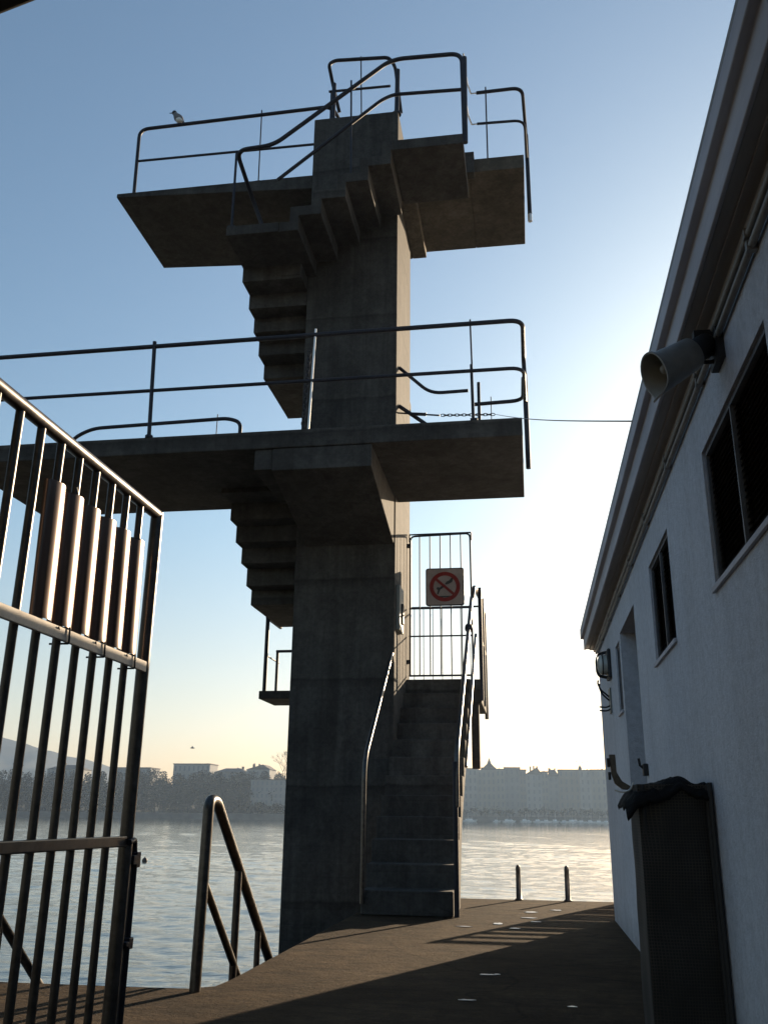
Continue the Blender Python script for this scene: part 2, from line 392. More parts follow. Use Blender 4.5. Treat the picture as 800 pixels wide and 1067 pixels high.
# lower platform with its haunch
mb = MB(); mb.box(-6.56, .05, 9.10, 11.12, 4.765, 4.98); plat1 = mb.build('platform', C_, tower, .012)
mb = MB()
mb.prism([(9.115, 4.762), (9.115, 4.50), (10.847, 4.12), (10.847, 4.762)], -2.73, XR - .015, 'x')
mb.prism([(9.13, 4.762), (9.13, 4.52), (10.3, 4.52), (10.3, 4.762)], -2.94, -2.732, 'x')
mb.build('haunch', C_, tower, .01)
# upper platform, left board (tapering) and right board
mb = MB()
mb.prism([(-5.95, 9.90), (XL - .002, 9.90), (XL - .002, 9.66), (-5.95, 9.83)], 10.87, 12.78, 'y')
mb.build('platform', C_, tower, .012)
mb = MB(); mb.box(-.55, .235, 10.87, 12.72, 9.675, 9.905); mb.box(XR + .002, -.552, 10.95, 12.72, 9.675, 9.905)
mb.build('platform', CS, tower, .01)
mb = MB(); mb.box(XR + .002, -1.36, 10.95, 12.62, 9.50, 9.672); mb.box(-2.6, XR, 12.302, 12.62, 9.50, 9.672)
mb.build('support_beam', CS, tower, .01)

def flight(n, t_, r, top_off, th, u0, z_hi, a, b, axis, sgn, name='stair_flight', mat=None, solid=False):
    """stepped slab going DOWN from z_hi at u0 in direction sgn along axis ('x' or 'y'); widths a..b on the other axis"""
    top = [(u0, z_hi)]; u = u0 + sgn * top_off; z = z_hi
    for k in range(n):
        top += [(u, z), (u, z - r)]; z -= r; u += sgn * t_
    top.append((u, z))
    bot = [(u, z - th)]; ub = u - sgn * top_off
    zb = z - th
    for k in range(n):
        bot += [(ub - sgn * t_, zb), (ub - sgn * t_, zb + r)] if False else []
    # underside: same saw-tooth shifted back and down
    low = []; uu = u0; zz = z_hi - th
    for k in range(n):
        low += [(uu, zz), (uu, zz - r)]; zz -= r; uu += sgn * t_
    low.append((u, zz))
    ring = top + low[::-1]
    mb = MB(); mb.prism(ring, a, b, 'x' if axis == 'y' else 'y')
    return mb.build(name, mat or C_, tower, .008)
# first flight (from the deck, going away along the column's right side)
T0, R0 = .278, .215
ring = []
z = 0; y = 8.90
for k in range(12):
    ring += [(y, z), (y, z + R0)]; z += R0; y += T0
ring += [(y - .01, z), (y - .01, z - .34), (y - .35, z - .42)]
ring += [(10.1, .75), (9.75, 0.0)]
ringo = [(p[0], p[1] + (0.003 if i == 0 else 0)) for i, p in enumerate(ring)]
mb = MB(); mb.prism(ringo, XR + .003 - .015, -.745, 'x')
f1 = mb.build('stair_flight', C_, tower, .01)
# back landing on the deck side, stair box beam below it
mb = MB(); mb.box(XR + .004, -.60, 11.96, 13.32, 2.27, 2.574); mb.box(XL, XR + .002, 12.302, 13.32, 2.40, 2.574); mb.box(-3.86, XL - .002, 12.86, 13.7, 2.455, 2.572)
mb.build('landing', C_, tower, .01)
mb = MB(); mb.box(-.74, -.64, 11.98, 12.12, 1.45, 2.268); mb.build('support_beam', C_, tower, .008)
# short flight behind the column up to the left corner landing
flight(5, .26, .229, .1, .13, XL + .0, 3.717, 12.31, 13.3, 'x', 1)
mb = MB(); mb.box(-3.72, XL - .004, 11.90, 13.3, 3.59, 3.717); mb.build('landing', C_, tower, .008)
# flight along the column's left side up to the lower platform
def side_flight(risers, zs, top_join):
    """risers: y of underside risers from the top; zs: underside levels"""
    ring_low = []; ring_top = []
    for k, yk in enumerate(risers):
        zhi = zs[k]; zlo = zs[k + 1]
        ring_low += [(yk, zhi), (yk, zlo)]
        ring_top += [(yk + .1, zhi + .125), (yk + .1, zlo + .125)]
    yend = risers[-1] + .42
    ring_low.append((yend, zs[-1])); ring_top.append((yend, zs[-1] + .125))
    ring = [(top_join, zs[0] + .125)] + ring_top + ring_low[::-1] + [(top_join, zs[0])]
    mb = MB(); mb.prism(ring, -3.72, XL - .003, 'x'); return mb.build('stair_flight', C_, tower, .008)
side_flight([10.70, 10.97, 11.25, 11.53, 11.78], [4.70, 4.47, 4.25, 4.04, 3.80, 3.592], 10.30)
side_flight([10.52, 10.87, 11.15, 11.44, 11.75], [8.122, 7.91, 7.69, 7.47, 7.25, 7.03], 10.503)
mb = MB(); mb.box(-3.72, XL - .004, 11.90, 13.2, 7.032, 7.157); mb.box(XL - .002, XR - .1, 12.305, 13.2, 7.032, 7.157); mb.build('landing', C_, tower, .008)
mb = MB(); mb.box(-3.72, -3.001, 9.75, 10.50, 8.125, 8.27); mb.box(-3.717, XL - .006, 10.498, 10.72, 8.14, 8.267); mb.box(-3.16, XL - .008, 10.505, 11.0, 7.955, 8.264); mb.build('landing', C_, tower, .008)
# flight across the column's front, rising to the right
ring_top = []; ring_low = []
xs = [-2.86, -2.56, -2.24, -1.94, -1.64]; z = 8.27; rr = .228
top = [(-3.0, 8.27)]
for k, x in enumerate(xs):
    top += [(x, z), (x, z + rr)]; z += rr
ZT = z                                     # top landing
low = []; z = 8.125
lowpts = [(-3.0, 8.125)]
for k, x in enumerate(xs):
    lowpts += [(x + .12, z), (x + .12, z + rr)]; z += rr
ring = top + [(-1.50, ZT)] + [(-1.50, z)] + lowpts[::-1]
mb = MB(); mb.prism(ring, 9.76, 10.846, 'y'); mb.build('stair_flight', C_, tower, .008)
mb = MB(); mb.box(-1.499, -.565, 9.76, 10.90, ZT - .155, ZT); mb.box(-.60, -.47, 10.72, 10.868, 9.56, 9.915)
mb.box(XR + .003, -.552, 10.87, 10.948, 9.66, 9.90)
mb.build('landing', C_, tower, .008)

# railings ----------------------------------------------------
RM = M['rail']
def railing(rails, posts=(), thin=(), label=None, mat=None, r=.024):
    mb = MB()
    for p, rad in rails: mb.tube(p, rad, 10, .16)
    o = mb.build('railing', mat or RM, tower)
    for a, b, rad in posts:
        q = MB().tube([a, b], rad, 10)
        if b[2] > a[2]: q.lathe([(rad * 1.9, 0), (rad * 1.9, .03), (rad, .045)], a, (0, 0, 1), 12)
        q.build('post', mat or RM, o)
    for a, b, rad in thin:
        q = MB().tube([a, b], rad, 8)
        if any(abs(a[2] - q_) < 1e-4 for q_ in (4.98, 9.9, 8.27, 10.9)): q.box(a[0] - rad - .03, a[0] + rad + .03, a[1] - .03, a[1] + .04, a[2] + .001, a[2] + .022)
        q.build('post', mat or RM, o)
    return o
# lower platform, front
y1 = 9.13
rl = railing([([(-6.53, y1, 6.17), (.10, y1, 6.19), (.10, 9.98, 6.14), (.105, 9.98, 5.9)], .027),
              ([(-6.53, y1, 5.59), (.09, y1, 5.59), (.10, 9.95, 5.57)], .021)],
             posts=[((-4.22, y1, 4.98), (-4.27, y1, 6.24), .024)],
             thin=[((.105, 9.98, 4.72), (.105, 9.98, 5.95), .03), ((-.47, y1, 4.98), (-.49, y1, 6.24), .010), ((-6.52, y1, 4.98), (-6.52, y1, 6.17), .024)])
o = MB().tube([(-2.33, y1 - .0, 4.98), (-2.29, y1, 6.26)], .013, 8).build('post', M['white_rod'], rl); o['label'] = 'slim white post shining in the sun'
# chain hanging from the white rod
def chain_mesh(pts_a, pts_b, n, size=.03):
    mb = MB(); a = Vector(pts_a); b = Vector(pts_b); d = (b - a)
    for i in range(n):
        c = a + d * ((i + .5) / n); u = d.normalized(); s_ = u.orthogonal().normalized() if i % 2 else u.cross(u.orthogonal()).normalized()
        ln = d.length / n * .72
        ring = [c + u * (ln * math.cos(k * math.pi / 5)) + s_ * (size * .5 * math.sin(k * math.pi / 5)) for k in range(11)]
        mb.tube(ring, .006, 5)
    return mb
chain_mesh((-2.40, y1 + .02, 4.99), (-2.36, y1 + .02, 5.98), 20, .05).build('chain', RM, rl)
# lower platform, back edge: hoop on the left, hand rail and swing gate on the right
railing([([(-6.42, 11.06, 4.98), (-6.28, 11.06, 5.9), (-5.98, 11.06, 6.05), (-3.98, 11.06, 6.09), (-3.79, 11.06, 6.02), (-3.78, 11.06, 4.98)], .027)], thin=[((-4.13, 11.06, 4.98), (-4.13, 11.06, 6.16), .007)])
railing([([(XR + .005, 11.08, 6.72), (-1.15, 11.08, 6.30), (-.64, 11.08, 6.31)], .024), ([(XR + .005, 11.08, 6.14), (-1.05, 11.08, 5.72)], .028),
         ([(-.56, 11.08, 6.10), (.08, 11.08, 6.12), (.09, 10.4, 6.10)], .026)],
        posts=[((-.50, 11.08, 4.98), (-.50, 11.08, 6.42), .022), ((-.58, 11.08, 4.98), (-.60, 11.08, 6.70), .012)], thin=[((-.34, 11.08, 4.98), (-.34, 11.08, 6.2), .006)])
# turnbuckle and chain at the column, start of the long wire
mb = chain_mesh((-1.00, 11.0, 5.93), (-.30, 11.0, 5.90), 15, .035); mb.tube([(XR, 11.0, 6.0), (-1.02, 11.0, 5.93)], .012, 8); mb.tube([(-1.40, 11.0, 5.975), (-1.20, 11.0, 5.955)], .024, 8)
mb.build('chain', RM, tower)
# upper platform, left board
railing([([(-5.70, 10.93, 9.9), (-5.73, 10.93, 11.14), (-2.62, 10.93, 11.19), (-2.50, 11.6, 11.19), (-2.50, 11.95, 11.19)], .028),
         ([(-5.71, 10.93, 10.53), (XL, 10.93, 10.51)], .019)],
        thin=[((-3.72, 10.93, 9.9), (-3.74, 10.93, 11.26), .010)])
# back edge of the left board
railing([([(-5.70, 12.7, 9.9), (-5.72, 12.7, 10.0)], .02)])
# upper platform, right board
railing([([(-.42, 10.93, 11.15), (.26, 10.93, 11.16), (.30, 11.75, 11.13), (.30, 11.75, 10.8)], .027),
         ([(-.42, 10.93, 10.58), (.27, 10.93, 10.56), (.30, 11.72, 10.54)], .020)],
        thin=[((.305, 11.75, 9.50), (.305, 11.75, 11.0), .032), ((-.28, 10.93, 9.9), (-.28, 10.93, 11.24), .011)])
for zz in (11.15, 10.58): MB().tube([(-.56, 10.2, zz + .04), (-.54, 10.7, zz - .02), (-.50, 10.93, zz), (-.40, 10.93, zz)], .012, 8).build('rail_fitting', M['white_rod'], tower)
MB().tube([(.305, 11.75, 9.40), (.305, 11.75, 9.52)], .034, 8).build('rail_fitting', M['white_rod'], tower)
# railing of the front flight
yd = 9.79
railing([([(-3.30, 10.9, 8.27), (-3.66, 10.60, 9.30), (-3.68, 9.80, 9.54), (-3.15, yd, 9.56), (-1.60, yd, 10.76), (-1.42, yd, 10.81), (-.56, yd, 10.78), (-.545, yd, 9.28)], .030)],
        thin=[((-.535, yd, 9.28), (-.525, yd, 10.70), .034), ((-3.66, yd, 8.27), (-3.67, yd, 9.52), .018), ((-2.06, yd, 8.95), (-2.09, yd, 10.52), .013)])
railing([([(-3.07, yd, 8.97), (-1.66, yd, 10.13), (-1.50, yd, 10.2), (-.55, yd, 10.16)], .024)])
# railing on top of the column
yc = 10.93
railing([([(-2.60, 11.35, 11.45), (-2.66, 11.15, 11.75), (-2.70, yc, 12.02), (-2.60, yc, 12.08), (-1.75, yc, 12.02), (-1.66, 11.0, 11.9), (-1.62, 11.4, 11.35)], .028),
         ([(-2.68, yc, 11.48), (-1.72, yc, 11.46)], .020)],
        posts=[((-2.60, yc, 10.9), (-2.60, yc, 11.62), .033), ((-1.62, yc, 10.9), (-1.61, yc, 11.75), .036)], thin=[((-2.16, yc, 10.9), (-2.19, yc, 12.1), .010)])
MB().box(-2.66, -2.62, 10.95, 11.03, 10.9, 11.5).build('bracket', RM, tower)
# handrails of the first flight
hr = MB(); hr.tube([(-1.575, 8.86, .10), (-1.575, 8.86, 1.37), (-1.575, 10.6, 2.71), (-1.575, 10.66, 2.60)], .022, 10, .2)
hr = hr.build('handrail', M['ladder'], tower)
hr2 = MB(); hr2.tube([(-.70, 8.93, .95), (-.70, 8.93, 1.42), (-.69, 11.75, 3.62)], .024, 10, .2); hr2.tube([(-.655, 9.6, 1.35), (-.655, 11.9, 3.15)], .018, 8)
hr2.tube([(-.68, 11.75, 3.60), (-.66, 11.80, 3.78), (-.62, 12.6, 3.80), (-.60, 13.3, 3.72), (-.60, 13.34, 2.2)], .028, 10, .12)
hr2.tube([(-.60, 12.0, 3.12), (-.60, 13.3, 3.12)], .018, 8)
hr2 = hr2.build('handrail', M['hand'], tower)
mb = MB(); mb.tube([(-.715, 8.93, 0.002), (-.715, 8.93, 1.36)], .024, 10); mb.build('post', RM, hr2)
for yy in (11.98, 12.62): MB().tube([(-.595, yy, 2.30), (-.595, yy, 3.80)], .026, 10).build('post', RM, hr2)
MB().lathe([(.0, -.05), (.05, -.03), (.05, .03), (0, .05)], (-.69, 11.05, 3.07), (0, .79, .61), 12).build('rail_joint', RM, hr2)
# left corner landing rails
railing([([(-3.80, 12.93, 2.57), (-3.80, 12.93, 3.64)], .030), ([(-3.80, 12.91, 3.66), (-3.80, 13.65, 3.66)], .030), ([(-3.80, 12.93, 3.1), (-3.80, 13.65, 3.1)], .012), ([(-3.73, 13.3, 2.57), (-3.73, 13.3, 3.205)], .022), ([(-3.75, 13.3, 3.22), (-3.0, 13.3, 3.22)], .022)])
# back railing of thin bars behind the gate
br = MB().tube([(-1.7, 13.28, 3.84), (-.62, 13.28, 3.84)], .014, 8).build('railing', RM, tower)
MB().tube([(-1.7, 13.28, 2.68), (-.62, 13.28, 2.68)], .012, 8).build('lower_rail', RM, br)
for k in range(8): MB().tube([(-1.64 + .138 * k, 13.28, 2.66), (-1.64 + .138 * k, 13.28, 3.84)], .006, 6).build('bar', M['grey_box'], br)
# grey switch box on the sunlit side of the column
jb = MB().box(XR, XR + .05, 10.95, 11.30, 3.05, 3.62).build('switch_box', M['grey_box'], tower, .008)
MB().box(XR + .051, XR + .075, 11.08, 11.20, 3.15, 3.4).build('handle', M['black'], jb, .004)

# ---------- gate at the top of the first flight, with the no diving sign ----------
sg = thing('stair_gate', 'narrow barred gate with a no diving sign at the top of the concrete stairs', 'gate', (-1.13, 12.05, 2.62))
gy = 12.05
mb = MB()
mb.tube([(-1.545, gy, 2.63), (-1.545, gy, 4.58), (-.715, gy, 4.60), (-.705, gy, 2.63)], .013, 8, .07)
mb.tube([(-1.56, gy, 2.64), (-.70, gy, 2.64)], .013, 8); mb.tube([(-1.56, gy, 3.17), (-.70, gy, 3.17)], .011, 8); mb.tube([(-1.56, gy, 3.55), (-.70, gy, 3.55)], .011, 8)
for sx_ in (-1.555, -.70):
    mb.tube([(sx_, gy, 4.50), (sx_, gy, 4.605)], .011, 8)
mb.tube([(-1.56, gy, 4.607), (-.695, gy, 4.612)], .011, 8)
mb.build('frame', RM, sg)
for k in range(5): MB().tube([(-1.415 + .1425 * k, gy, 2.64), (-1.415 + .1425 * k, gy, 4.60)], .0085, 8).build('bar', M['black'], sg)
for zz in (2.80, 4.42): MB().box(-1.585, -1.55, gy - .03, gy + .03, zz, zz + .05).build('hinge', M['black'], sg, .004)
sc_, sz_ = -1.065, 3.835; hw = .262
def rrect(cx, cz, h, r, n=6):
    out = []
    for qx, qz, a0 in ((1, 1, 0), (-1, 1, 90), (-1, -1, 180), (1, -1, 270)):
        for k in range(n + 1):
            a = R(a0 + 90 * k / n); out.append((cx + qx * (h - r) + r * math.cos(a), cz + qz * (h - r) + r * math.sin(a)))
    return out
sgn = MB().prism(rrect(sc_, sz_, hw, .035), gy - .052, gy - .03, 'y').build('sign', M['sign_black'], sg)
sgn['label'] = 'square no diving sign'
MB().prism(rrect(sc_, sz_, hw - .014, .028), gy - .056, gy - .0525, 'y').build('sign_face', M['sign_white'], sgn)
mb = MB(); n = 40; ro, ri = .208, .155
vs = [(sc_ + r_ * math.cos(2 * math.pi * k / n), y_, sz_ + r_ * math.sin(2 * math.pi * k / n)) for y_ in (gy - .060, gy - .0565) for r_ in (ro, ri) for k in range(n)]
fs = []
for k in range(n):
    k2 = (k + 1) % n
    fs += [(k, k2, n + k2, n + k), (2 * n + k, 3 * n + k, 3 * n + k2, 2 * n + k2), (k, 2 * n + k, 2 * n + k2, k2), (n + k, n + k2, 3 * n + k2, 3 * n + k)]
mb.add(vs, fs); 
a = R(-42); dx, dz = math.cos(a), math.sin(a); px_, pz_ = -dz, dx; L_ = .165; wd = .018
mb.prism([(sc_ - dx * L_ + px_ * wd, sz_ - dz * L_ + pz_ * wd), (sc_ + dx * L_ + px_ * wd, sz_ + dz * L_ + pz_ * wd), (sc_ + dx * L_ - px_ * wd, sz_ + dz * L_ - pz_ * wd), (sc_ - dx * L_ - px_ * wd, sz_ - dz * L_ - pz_ * wd)], gy - .0635, gy - .0605, 'y')
mb.build('prohibition_ring', M['sign_red'], sgn)
def sp(u, v_): return (sc_ + (u - 390) * .00082, sz_ - (v_ - 365) * .00082)    # sign's own drawing units
mb = MB()
for poly in ([(512, 215), (527, 235), (512, 290), (450, 322), (408, 332), (394, 312), (418, 282), (468, 258), (492, 225)],
             [(392, 328), (402, 355), (335, 402), (312, 416), (283, 492), (260, 490), (282, 400), (330, 358)],
             [(250, 390), (272, 368), (296, 380), (292, 410), (264, 418)],
             [(232, 524), (548, 524), (532, 548), (248, 548)]):
    mb.prism([sp(*p) for p in poly], gy - .0595, gy - .0566, 'y')
mb.build('diver_pictogram', M['sign_black'], sgn)

# ================= BATH HOUSE (right) =================
house = thing('bath_house', 'low pale blue stucco building with a deep cornice and louvred windows on the right', 'building', (.68, 9.05, 0))
XW = .685; HY0, HY1, HZ = -5.0, 9.05, 2.47
ops = [(2.35, 3.34, 1.655, 2.175, 'w'), (4.30, 5.03, 1.65, 2.18, 'w'), (6.93, 7.25, 1.62, 2.125, 'w'), (5.86, 6.82, 0.0, 2.16, 'd')]
ys = sorted({HY0, HY1} | {o[0] for o in ops} | {o[1] for o in ops}); zs_ = sorted({-.0, HZ} | {o[2] for o in ops} | {o[3] for o in ops})
mb = MB(); vid = {}
def vv(y_, z_, x_=XW):
    k = (round(y_, 4), round(z_, 4), round(x_, 4))
    if k not in vid: vid[k] = len(mb.v); mb.v.append((x_, y_, z_))
    return vid[k]
for ya, yb in zip(ys, ys[1:]):
    for za, zb in zip(zs_, zs_[1:]):
        cy_, cz_ = (ya + yb) / 2, (za + zb) / 2
        if any(o[0] < cy_ < o[1] and o[2] < cz_ < o[3] for o in ops): continue
        mb.f.append((vv(ya, za), vv(yb, za), vv(yb, zb), vv(ya, zb))); mb.sm.append(False)
for o in ops:
    dpt = .13 if o[4] == 'd' else .05
    q = [(o[0], o[2]), (o[1], o[2]), (o[1], o[3]), (o[0], o[3])]
    for i in range(4):
        p, r_ = q[i], q[(i + 1) % 4]
        if o[4] == 'd' and i == 0: continue
        mb.f.append((vv(*p), vv(*r_), vv(*r_, XW + dpt), vv(*p, XW + dpt))); mb.sm.append(False)
# far end, near end, back
for quad in ([(XW, HY1), (5.2, HY1)], [(5.2, HY1), (5.2, HY0)], [(5.2, HY0), (XW, HY0)]):
    (xa, ya), (xb, yb) = quad
    mb.add([(xa, ya, 0), (xb, yb, 0), (xb, yb, HZ), (xa, ya, HZ)], [(0, 1, 2, 3)])
mb.build('wall', M['stucco'], house)
# cornice profile
pr = [(.545, 2.665), (.545, 2.588), (.573, 2.588), (.573, 2.475), (.590, 2.475), (.590, 2.483), (.628, 2.483), (.628, 2.470), (5.4, 2.470), (5.4, 2.665)]
mb = MB(); mb.prism([(.545, 2.665), (.545, 2.589), (.574, 2.589), (.574, 2.478), (.588, 2.478), (.588, 2.55), (5.4, 2.55), (5.4, 2.665)], HY0 - .2, 9.36, 'y')
roof = mb.build('roof', M['cornice'], house, .004)
mb = MB(); mb.prism([(.589, 2.549), (.589, 2.482), (.628, 2.482), (.628, 2.472), (.665, 2.472), (.665, 2.452), (.6845, 2.452), (.70, 2.473), (5.39, 2.473), (5.39, 2.549)], HY0 - .1, 9.34, 'y')
mb.build('soffit', M['soffit'], house)
mb = MB(); mb.box(.5455, .5455 + .03, HY0 - .2, 9.35, 2.6655, 2.685); mb.box(.576, 5.4, 9.30, 9.35, 2.6655, 2.685); mb.build('gutter_edge', M['soffit'], house)
# conduits below the cornice
for zz, xx in ((2.425, .665), (2.385, .668)):
    mb = MB(); mb.tube([(xx, HY0, zz), (xx, 2.9, zz), (xx, 3.1, zz - .004), (xx, 9.0, zz)], .012, 8)
    for k in range(10): mb.box(xx - .014, xx + .02, .6 + k * .85, .62 + k * .85, zz - .015, zz + .015)
    mb.build('conduit', M['speaker'], house)
# windows
for i, o in enumerate(ops):
    if o[4] == 'd': continue
    x0 = XW + .012
    mb = MB(); f_ = .018
    mb.box(x0, x0 + .03, o[0] + .001, o[1] - .001, o[3] - f_, o[3] - .001); mb.box(x0, x0 + .03, o[0] + .001, o[1] - .001, o[2] + .001, o[2] + f_)
    mb.box(x0, x0 + .03, o[0] + .001, o[0] + f_, o[2] + f_, o[3] - f_); mb.box(x0, x0 + .03, o[1] - f_, o[1] - .001, o[2] + f_, o[3] - f_)
    ym = 2.88 if i == 0 else (o[0] + o[1]) / 2
    mb.box(x0 - .002, x0 + .028, ym - .006, ym + .006, o[2] + f_, o[3] - f_)
    win = mb.build('window', M['win_frame'], house)
    mb = MB(); nl = 22
    for k in range(nl):
        z0 = o[2] + f_ + (o[3] - o[2] - 2 * f_) * k / nl; dz_ = (o[3] - o[2] - 2 * f_) / nl
        mb.add([(x0 + .008, o[0] + f_, z0 + .002), (x0 + .008, o[1] - f_, z0 + .002), (x0 + .024, o[1] - f_, z0 + dz_), (x0 + .024, o[0] + f_, z0 + dz_)], [(0, 1, 2, 3)])
    mb.box(x0 + .0285, x0 + .034, o[0] + .002, o[1] - .002, o[2] + .002, o[3] - .002)
    mb.build('louvre', M['louver'], win)
    MB().box(XW - .014, XW - .002, o[0] - .012, o[1] + .012, o[2] - .024, o[2] - .003).build('sill', M['cornice'], win, .002)
MB().box(XW + .11, XW + .125, 5.865, 6.815, .01, 2.155).build('door', M['door'], house)
dl = MB(); dl.box(XW + .05, XW + .109, 5.862, 5.95, .01, 2.155); dl.build('door_frame', M['door'], house)
# bulkhead lamp near the far corner
wl = thing('wall_lamp', 'oval caged bulkhead lamp under the cornice at the building\'s far corner', 'wall lamp', (XW, 7.80, 2.08))
MB().box(XW - .028, XW - .002, 7.68, 7.92, 1.96, 2.20).build('back_plate', M['black'], wl, .01)
mb = MB(); mb.lathe([(.0, .075), (.045, .073), (.070, .062), (.082, .04), (.084, 0)], (XW - .028, 7.80, 2.08), (-1, 0, 0), 24); mb.build('glass', M['lamp_glass'], wl)
mb = MB()
for q0 in (-.05, .0, .05):
    mb.tube([(XW - .03, 7.80 + q0, 1.975), (XW - .095, 7.80 + q0, 1.99), (XW - .112, 7.80 + q0, 2.03), (XW - .112, 7.80 + q0, 2.13), (XW - .095, 7.80 + q0, 2.17), (XW - .03, 7.80 + q0, 2.185)], .005, 6, .03)
mb.tube([(XW - .065, 7.80 + .09 * math.cos(k * math.pi / 10), 2.08 + .09 * math.sin(k * math.pi / 10)) for k in range(21)], .005, 6)
mb.build('cage', M['black'], wl)
# cable ends / hooks near the corner
hk = thing('wall_hook', 'curved metal hooks with bent prongs on the wall below the lamp', 'hook', (XW, 7.95, 1.85))
for zz, s_ in ((1.86, 1.0), (1.83, .9)):
    MB().tube([(XW - .0, 7.95 + .04 * s_, zz - .03), (XW - .04, 7.95, zz), (XW - .08 * s_, 7.95 - .02, zz + .03), (XW - .10 * s_, 7.95, zz + .085), (XW - .095 * s_, 7.95, zz + .115)], .0075, 8, .02).build('prong', M['black'], hk)
for zz in (1.745, 1.715): MB().tube([(XW, 7.93, zz + .02), (XW - .04, 7.93, zz), (XW - .10, 7.93, zz + .005)], .007, 8, .02).build('prong', M['black'], hk)
MB().box(XW - .012, XW - .001, 7.86, 8.02, 1.70, 1.90).build('hook_plate', M['grey_box'], hk)
# small tap-like fitting beside the door
tp = thing('door_stop', 'small dark hook fitting on the wall beside the doorway', 'wall fitting', (XW, 5.8, 1.2))
MB().box(XW - .03, XW - .001, 5.74, 5.80, 1.10, 1.17).build('base', M['black'], tp, .006)
MB().tube([(XW - .02, 5.77, 1.14), (XW - .045, 5.77, 1.16), (XW - .05, 5.77, 1.20)], .008, 8).build('hook', M['black'], tp)

# horn loudspeaker
A = Vector((.655, 2.86, 2.385)); B = Vector((.452, 2.80, 2.245)); axd = (B - A).normalized()
hs = thing('horn_loudspeaker', 'grey horn loudspeaker pointing left from a bracket under the cornice', 'loudspeaker', tuple(A))
mb = MB(); L0 = (B - A).length
ax = axd; u = ax.cross(Vector((0, 0, 1))).normalized(); w2 = u.cross(ax).normalized()   # w2 ~ up
def horn_ring(h, r, slant=0, n=28):
    return [A + ax * (h + slant * (-math.sin(2 * math.pi * k / n)) + (slant > 0) * .045 * max(0, -math.sin(2 * math.pi * k / n)) ** 8) + (u * math.cos(2 * math.pi * k / n) + w2 * math.sin(2 * math.pi * k / n)) * r for k in range(n)]
rings = [horn_ring(L0 * .32, .048), horn_ring(L0 * .34, .056), horn_ring(L0 * .6, .062), horn_ring(L0 * .95, .070, .012), horn_ring(L0 * .98, .078, .016), horn_ring(L0 * 1.0, .078, .016)]
inner = [horn_ring(L0 * 1.0, .072, .016), horn_ring(L0 * .75, .055), horn_ring(L0 * .5, .03)]
def skin(mb, rings):
    n = len(rings[0]); vs = [p for r_ in rings for p in r_]; fs = [(i * n + k, i * n + (k + 1) % n, (i + 1) * n + (k + 1) % n, (i + 1) * n + k) for i in range(len(rings) - 1) for k in range(n)]
    mb.add(vs, fs, True)
skin(mb, rings); skin(mb, [rings[-1], inner[0]]); mb.add(rings[0], [tuple(range(28))]); mb.build('horn', M['speaker'], hs)
mb = MB(); skin(mb, inner); mb.add(inner[-1], [tuple(range(28))]); mb.build('horn_throat', M['speaker_in'], hs)
mb = MB(); mb.lathe([(0, L0 * .86), (.014, L0 * .85), (.022, L0 * .75), (.018, L0 * .52)], A, ax, 14); mb.build('centre_bulb', M['speaker_in'], hs)
mb = MB(); mb.lathe([(0, L0 * .02), (.036, L0 * .02), (.042, L0 * .06), (.042, L0 * .28), (.038, L0 * .33), (0, L0 * .33)], A, ax, 18); mb.build('driver', M['black'], hs)
mb = MB(); mb.tube([A + Vector((.03, .02, .035)), A + Vector((-.01, .05, .03)), A + Vector((-.05, .05, -.0)), A + Vector((-.03, .03, -.06)), A + Vector((.02, .0, -.07)), A + Vector((.03, 0, -.02))], .007, 8, .03)
mb.box(.66, .684, 2.80, 2.92, 2.30, 2.44); mb.box(.60, .70, 2.84, 2.87, 2.40, 2.425); mb.build('bracket', M['black'], hs)

# storage rack in black netting with a tarp
rk = thing('netted_rack', 'tall narrow rack wrapped in black netting, standing against the stucco wall', 'storage rack', (.54, 3.95, 0))
mb = MB()
NXn, NZn = 14, 20
def netpt(s_, z_):   # s along perimeter left face -> front face
    bul = .012 * noise.noise(Vector((s_ * 5, z_ * 2.2, 3))) + .006 * noise.noise(Vector((s_ * 16, z_ * 5, 1)))
    if s_ < .32: return (.405 - bul, 4.12 - s_, z_)
    q = min(s_ - .32, .262); return (.405 + q, 3.80 - bul * 1.6, z_)
ss = [.32 * k / 8 for k in range(9)] + [.32 + .262 * k / 12 for k in range(1, 13)]
zz_ = [.02 + .95 * k / 30 for k in range(31)]
vs = [netpt(s_, z_ + (0 if z_ < .95 else .014)) for s_ in ss for z_ in zz_]; n = len(zz_)
fs = [(i * n + j, (i + 1) * n + j, (i + 1) * n + j + 1, i * n + j + 1) for i in range(len(ss) - 1) for j in range(n - 1)]
mb.add(vs, fs, True); mb.build('netting', M['net'], rk)
for (px, py) in ((.425, 3.82), (.425, 4.10), (.665, 3.80), (.665, 4.10)):
    MB().tube([(px, py, 0.002), (px, py, .98)], .012, 10).build('leg', M['black'], rk)
MB().tube([(.672, 3.775, .002), (.672, 3.775, .99)], .010, 10).build('pole', M['black'], rk)
for zz in (.12, .55, .95): MB().box(.425, .665, 3.83, 4.10, zz, zz + .02).build('shelf', M['black'], rk)
tarp_o = None
mb = MB(); nx_, ny_ = 26, 22
def tarpt(i, j):
    u_ = i / nx_; v_ = j / ny_
    x = .355 + .318 * u_; y = 3.765 + .39 * v_
    z = .982 + .030 * math.exp(-((u_ - .66) / .2) ** 2) + .022 * noise.noise(Vector((u_ * 4, v_ * 4, 7))) + .012 * noise.noise(Vector((u_ * 13, v_ * 11, 2))) - .02 * (1 - u_) ** 2
    if v_ < .12: z -= (.12 - v_) * .42; y += .002
    if u_ < .12: z -= (.12 - u_) * .45
    return (min(x, .682), y, z)
vs = [tarpt(i, j) for i in range(nx_ + 1) for j in range(ny_ + 1)]
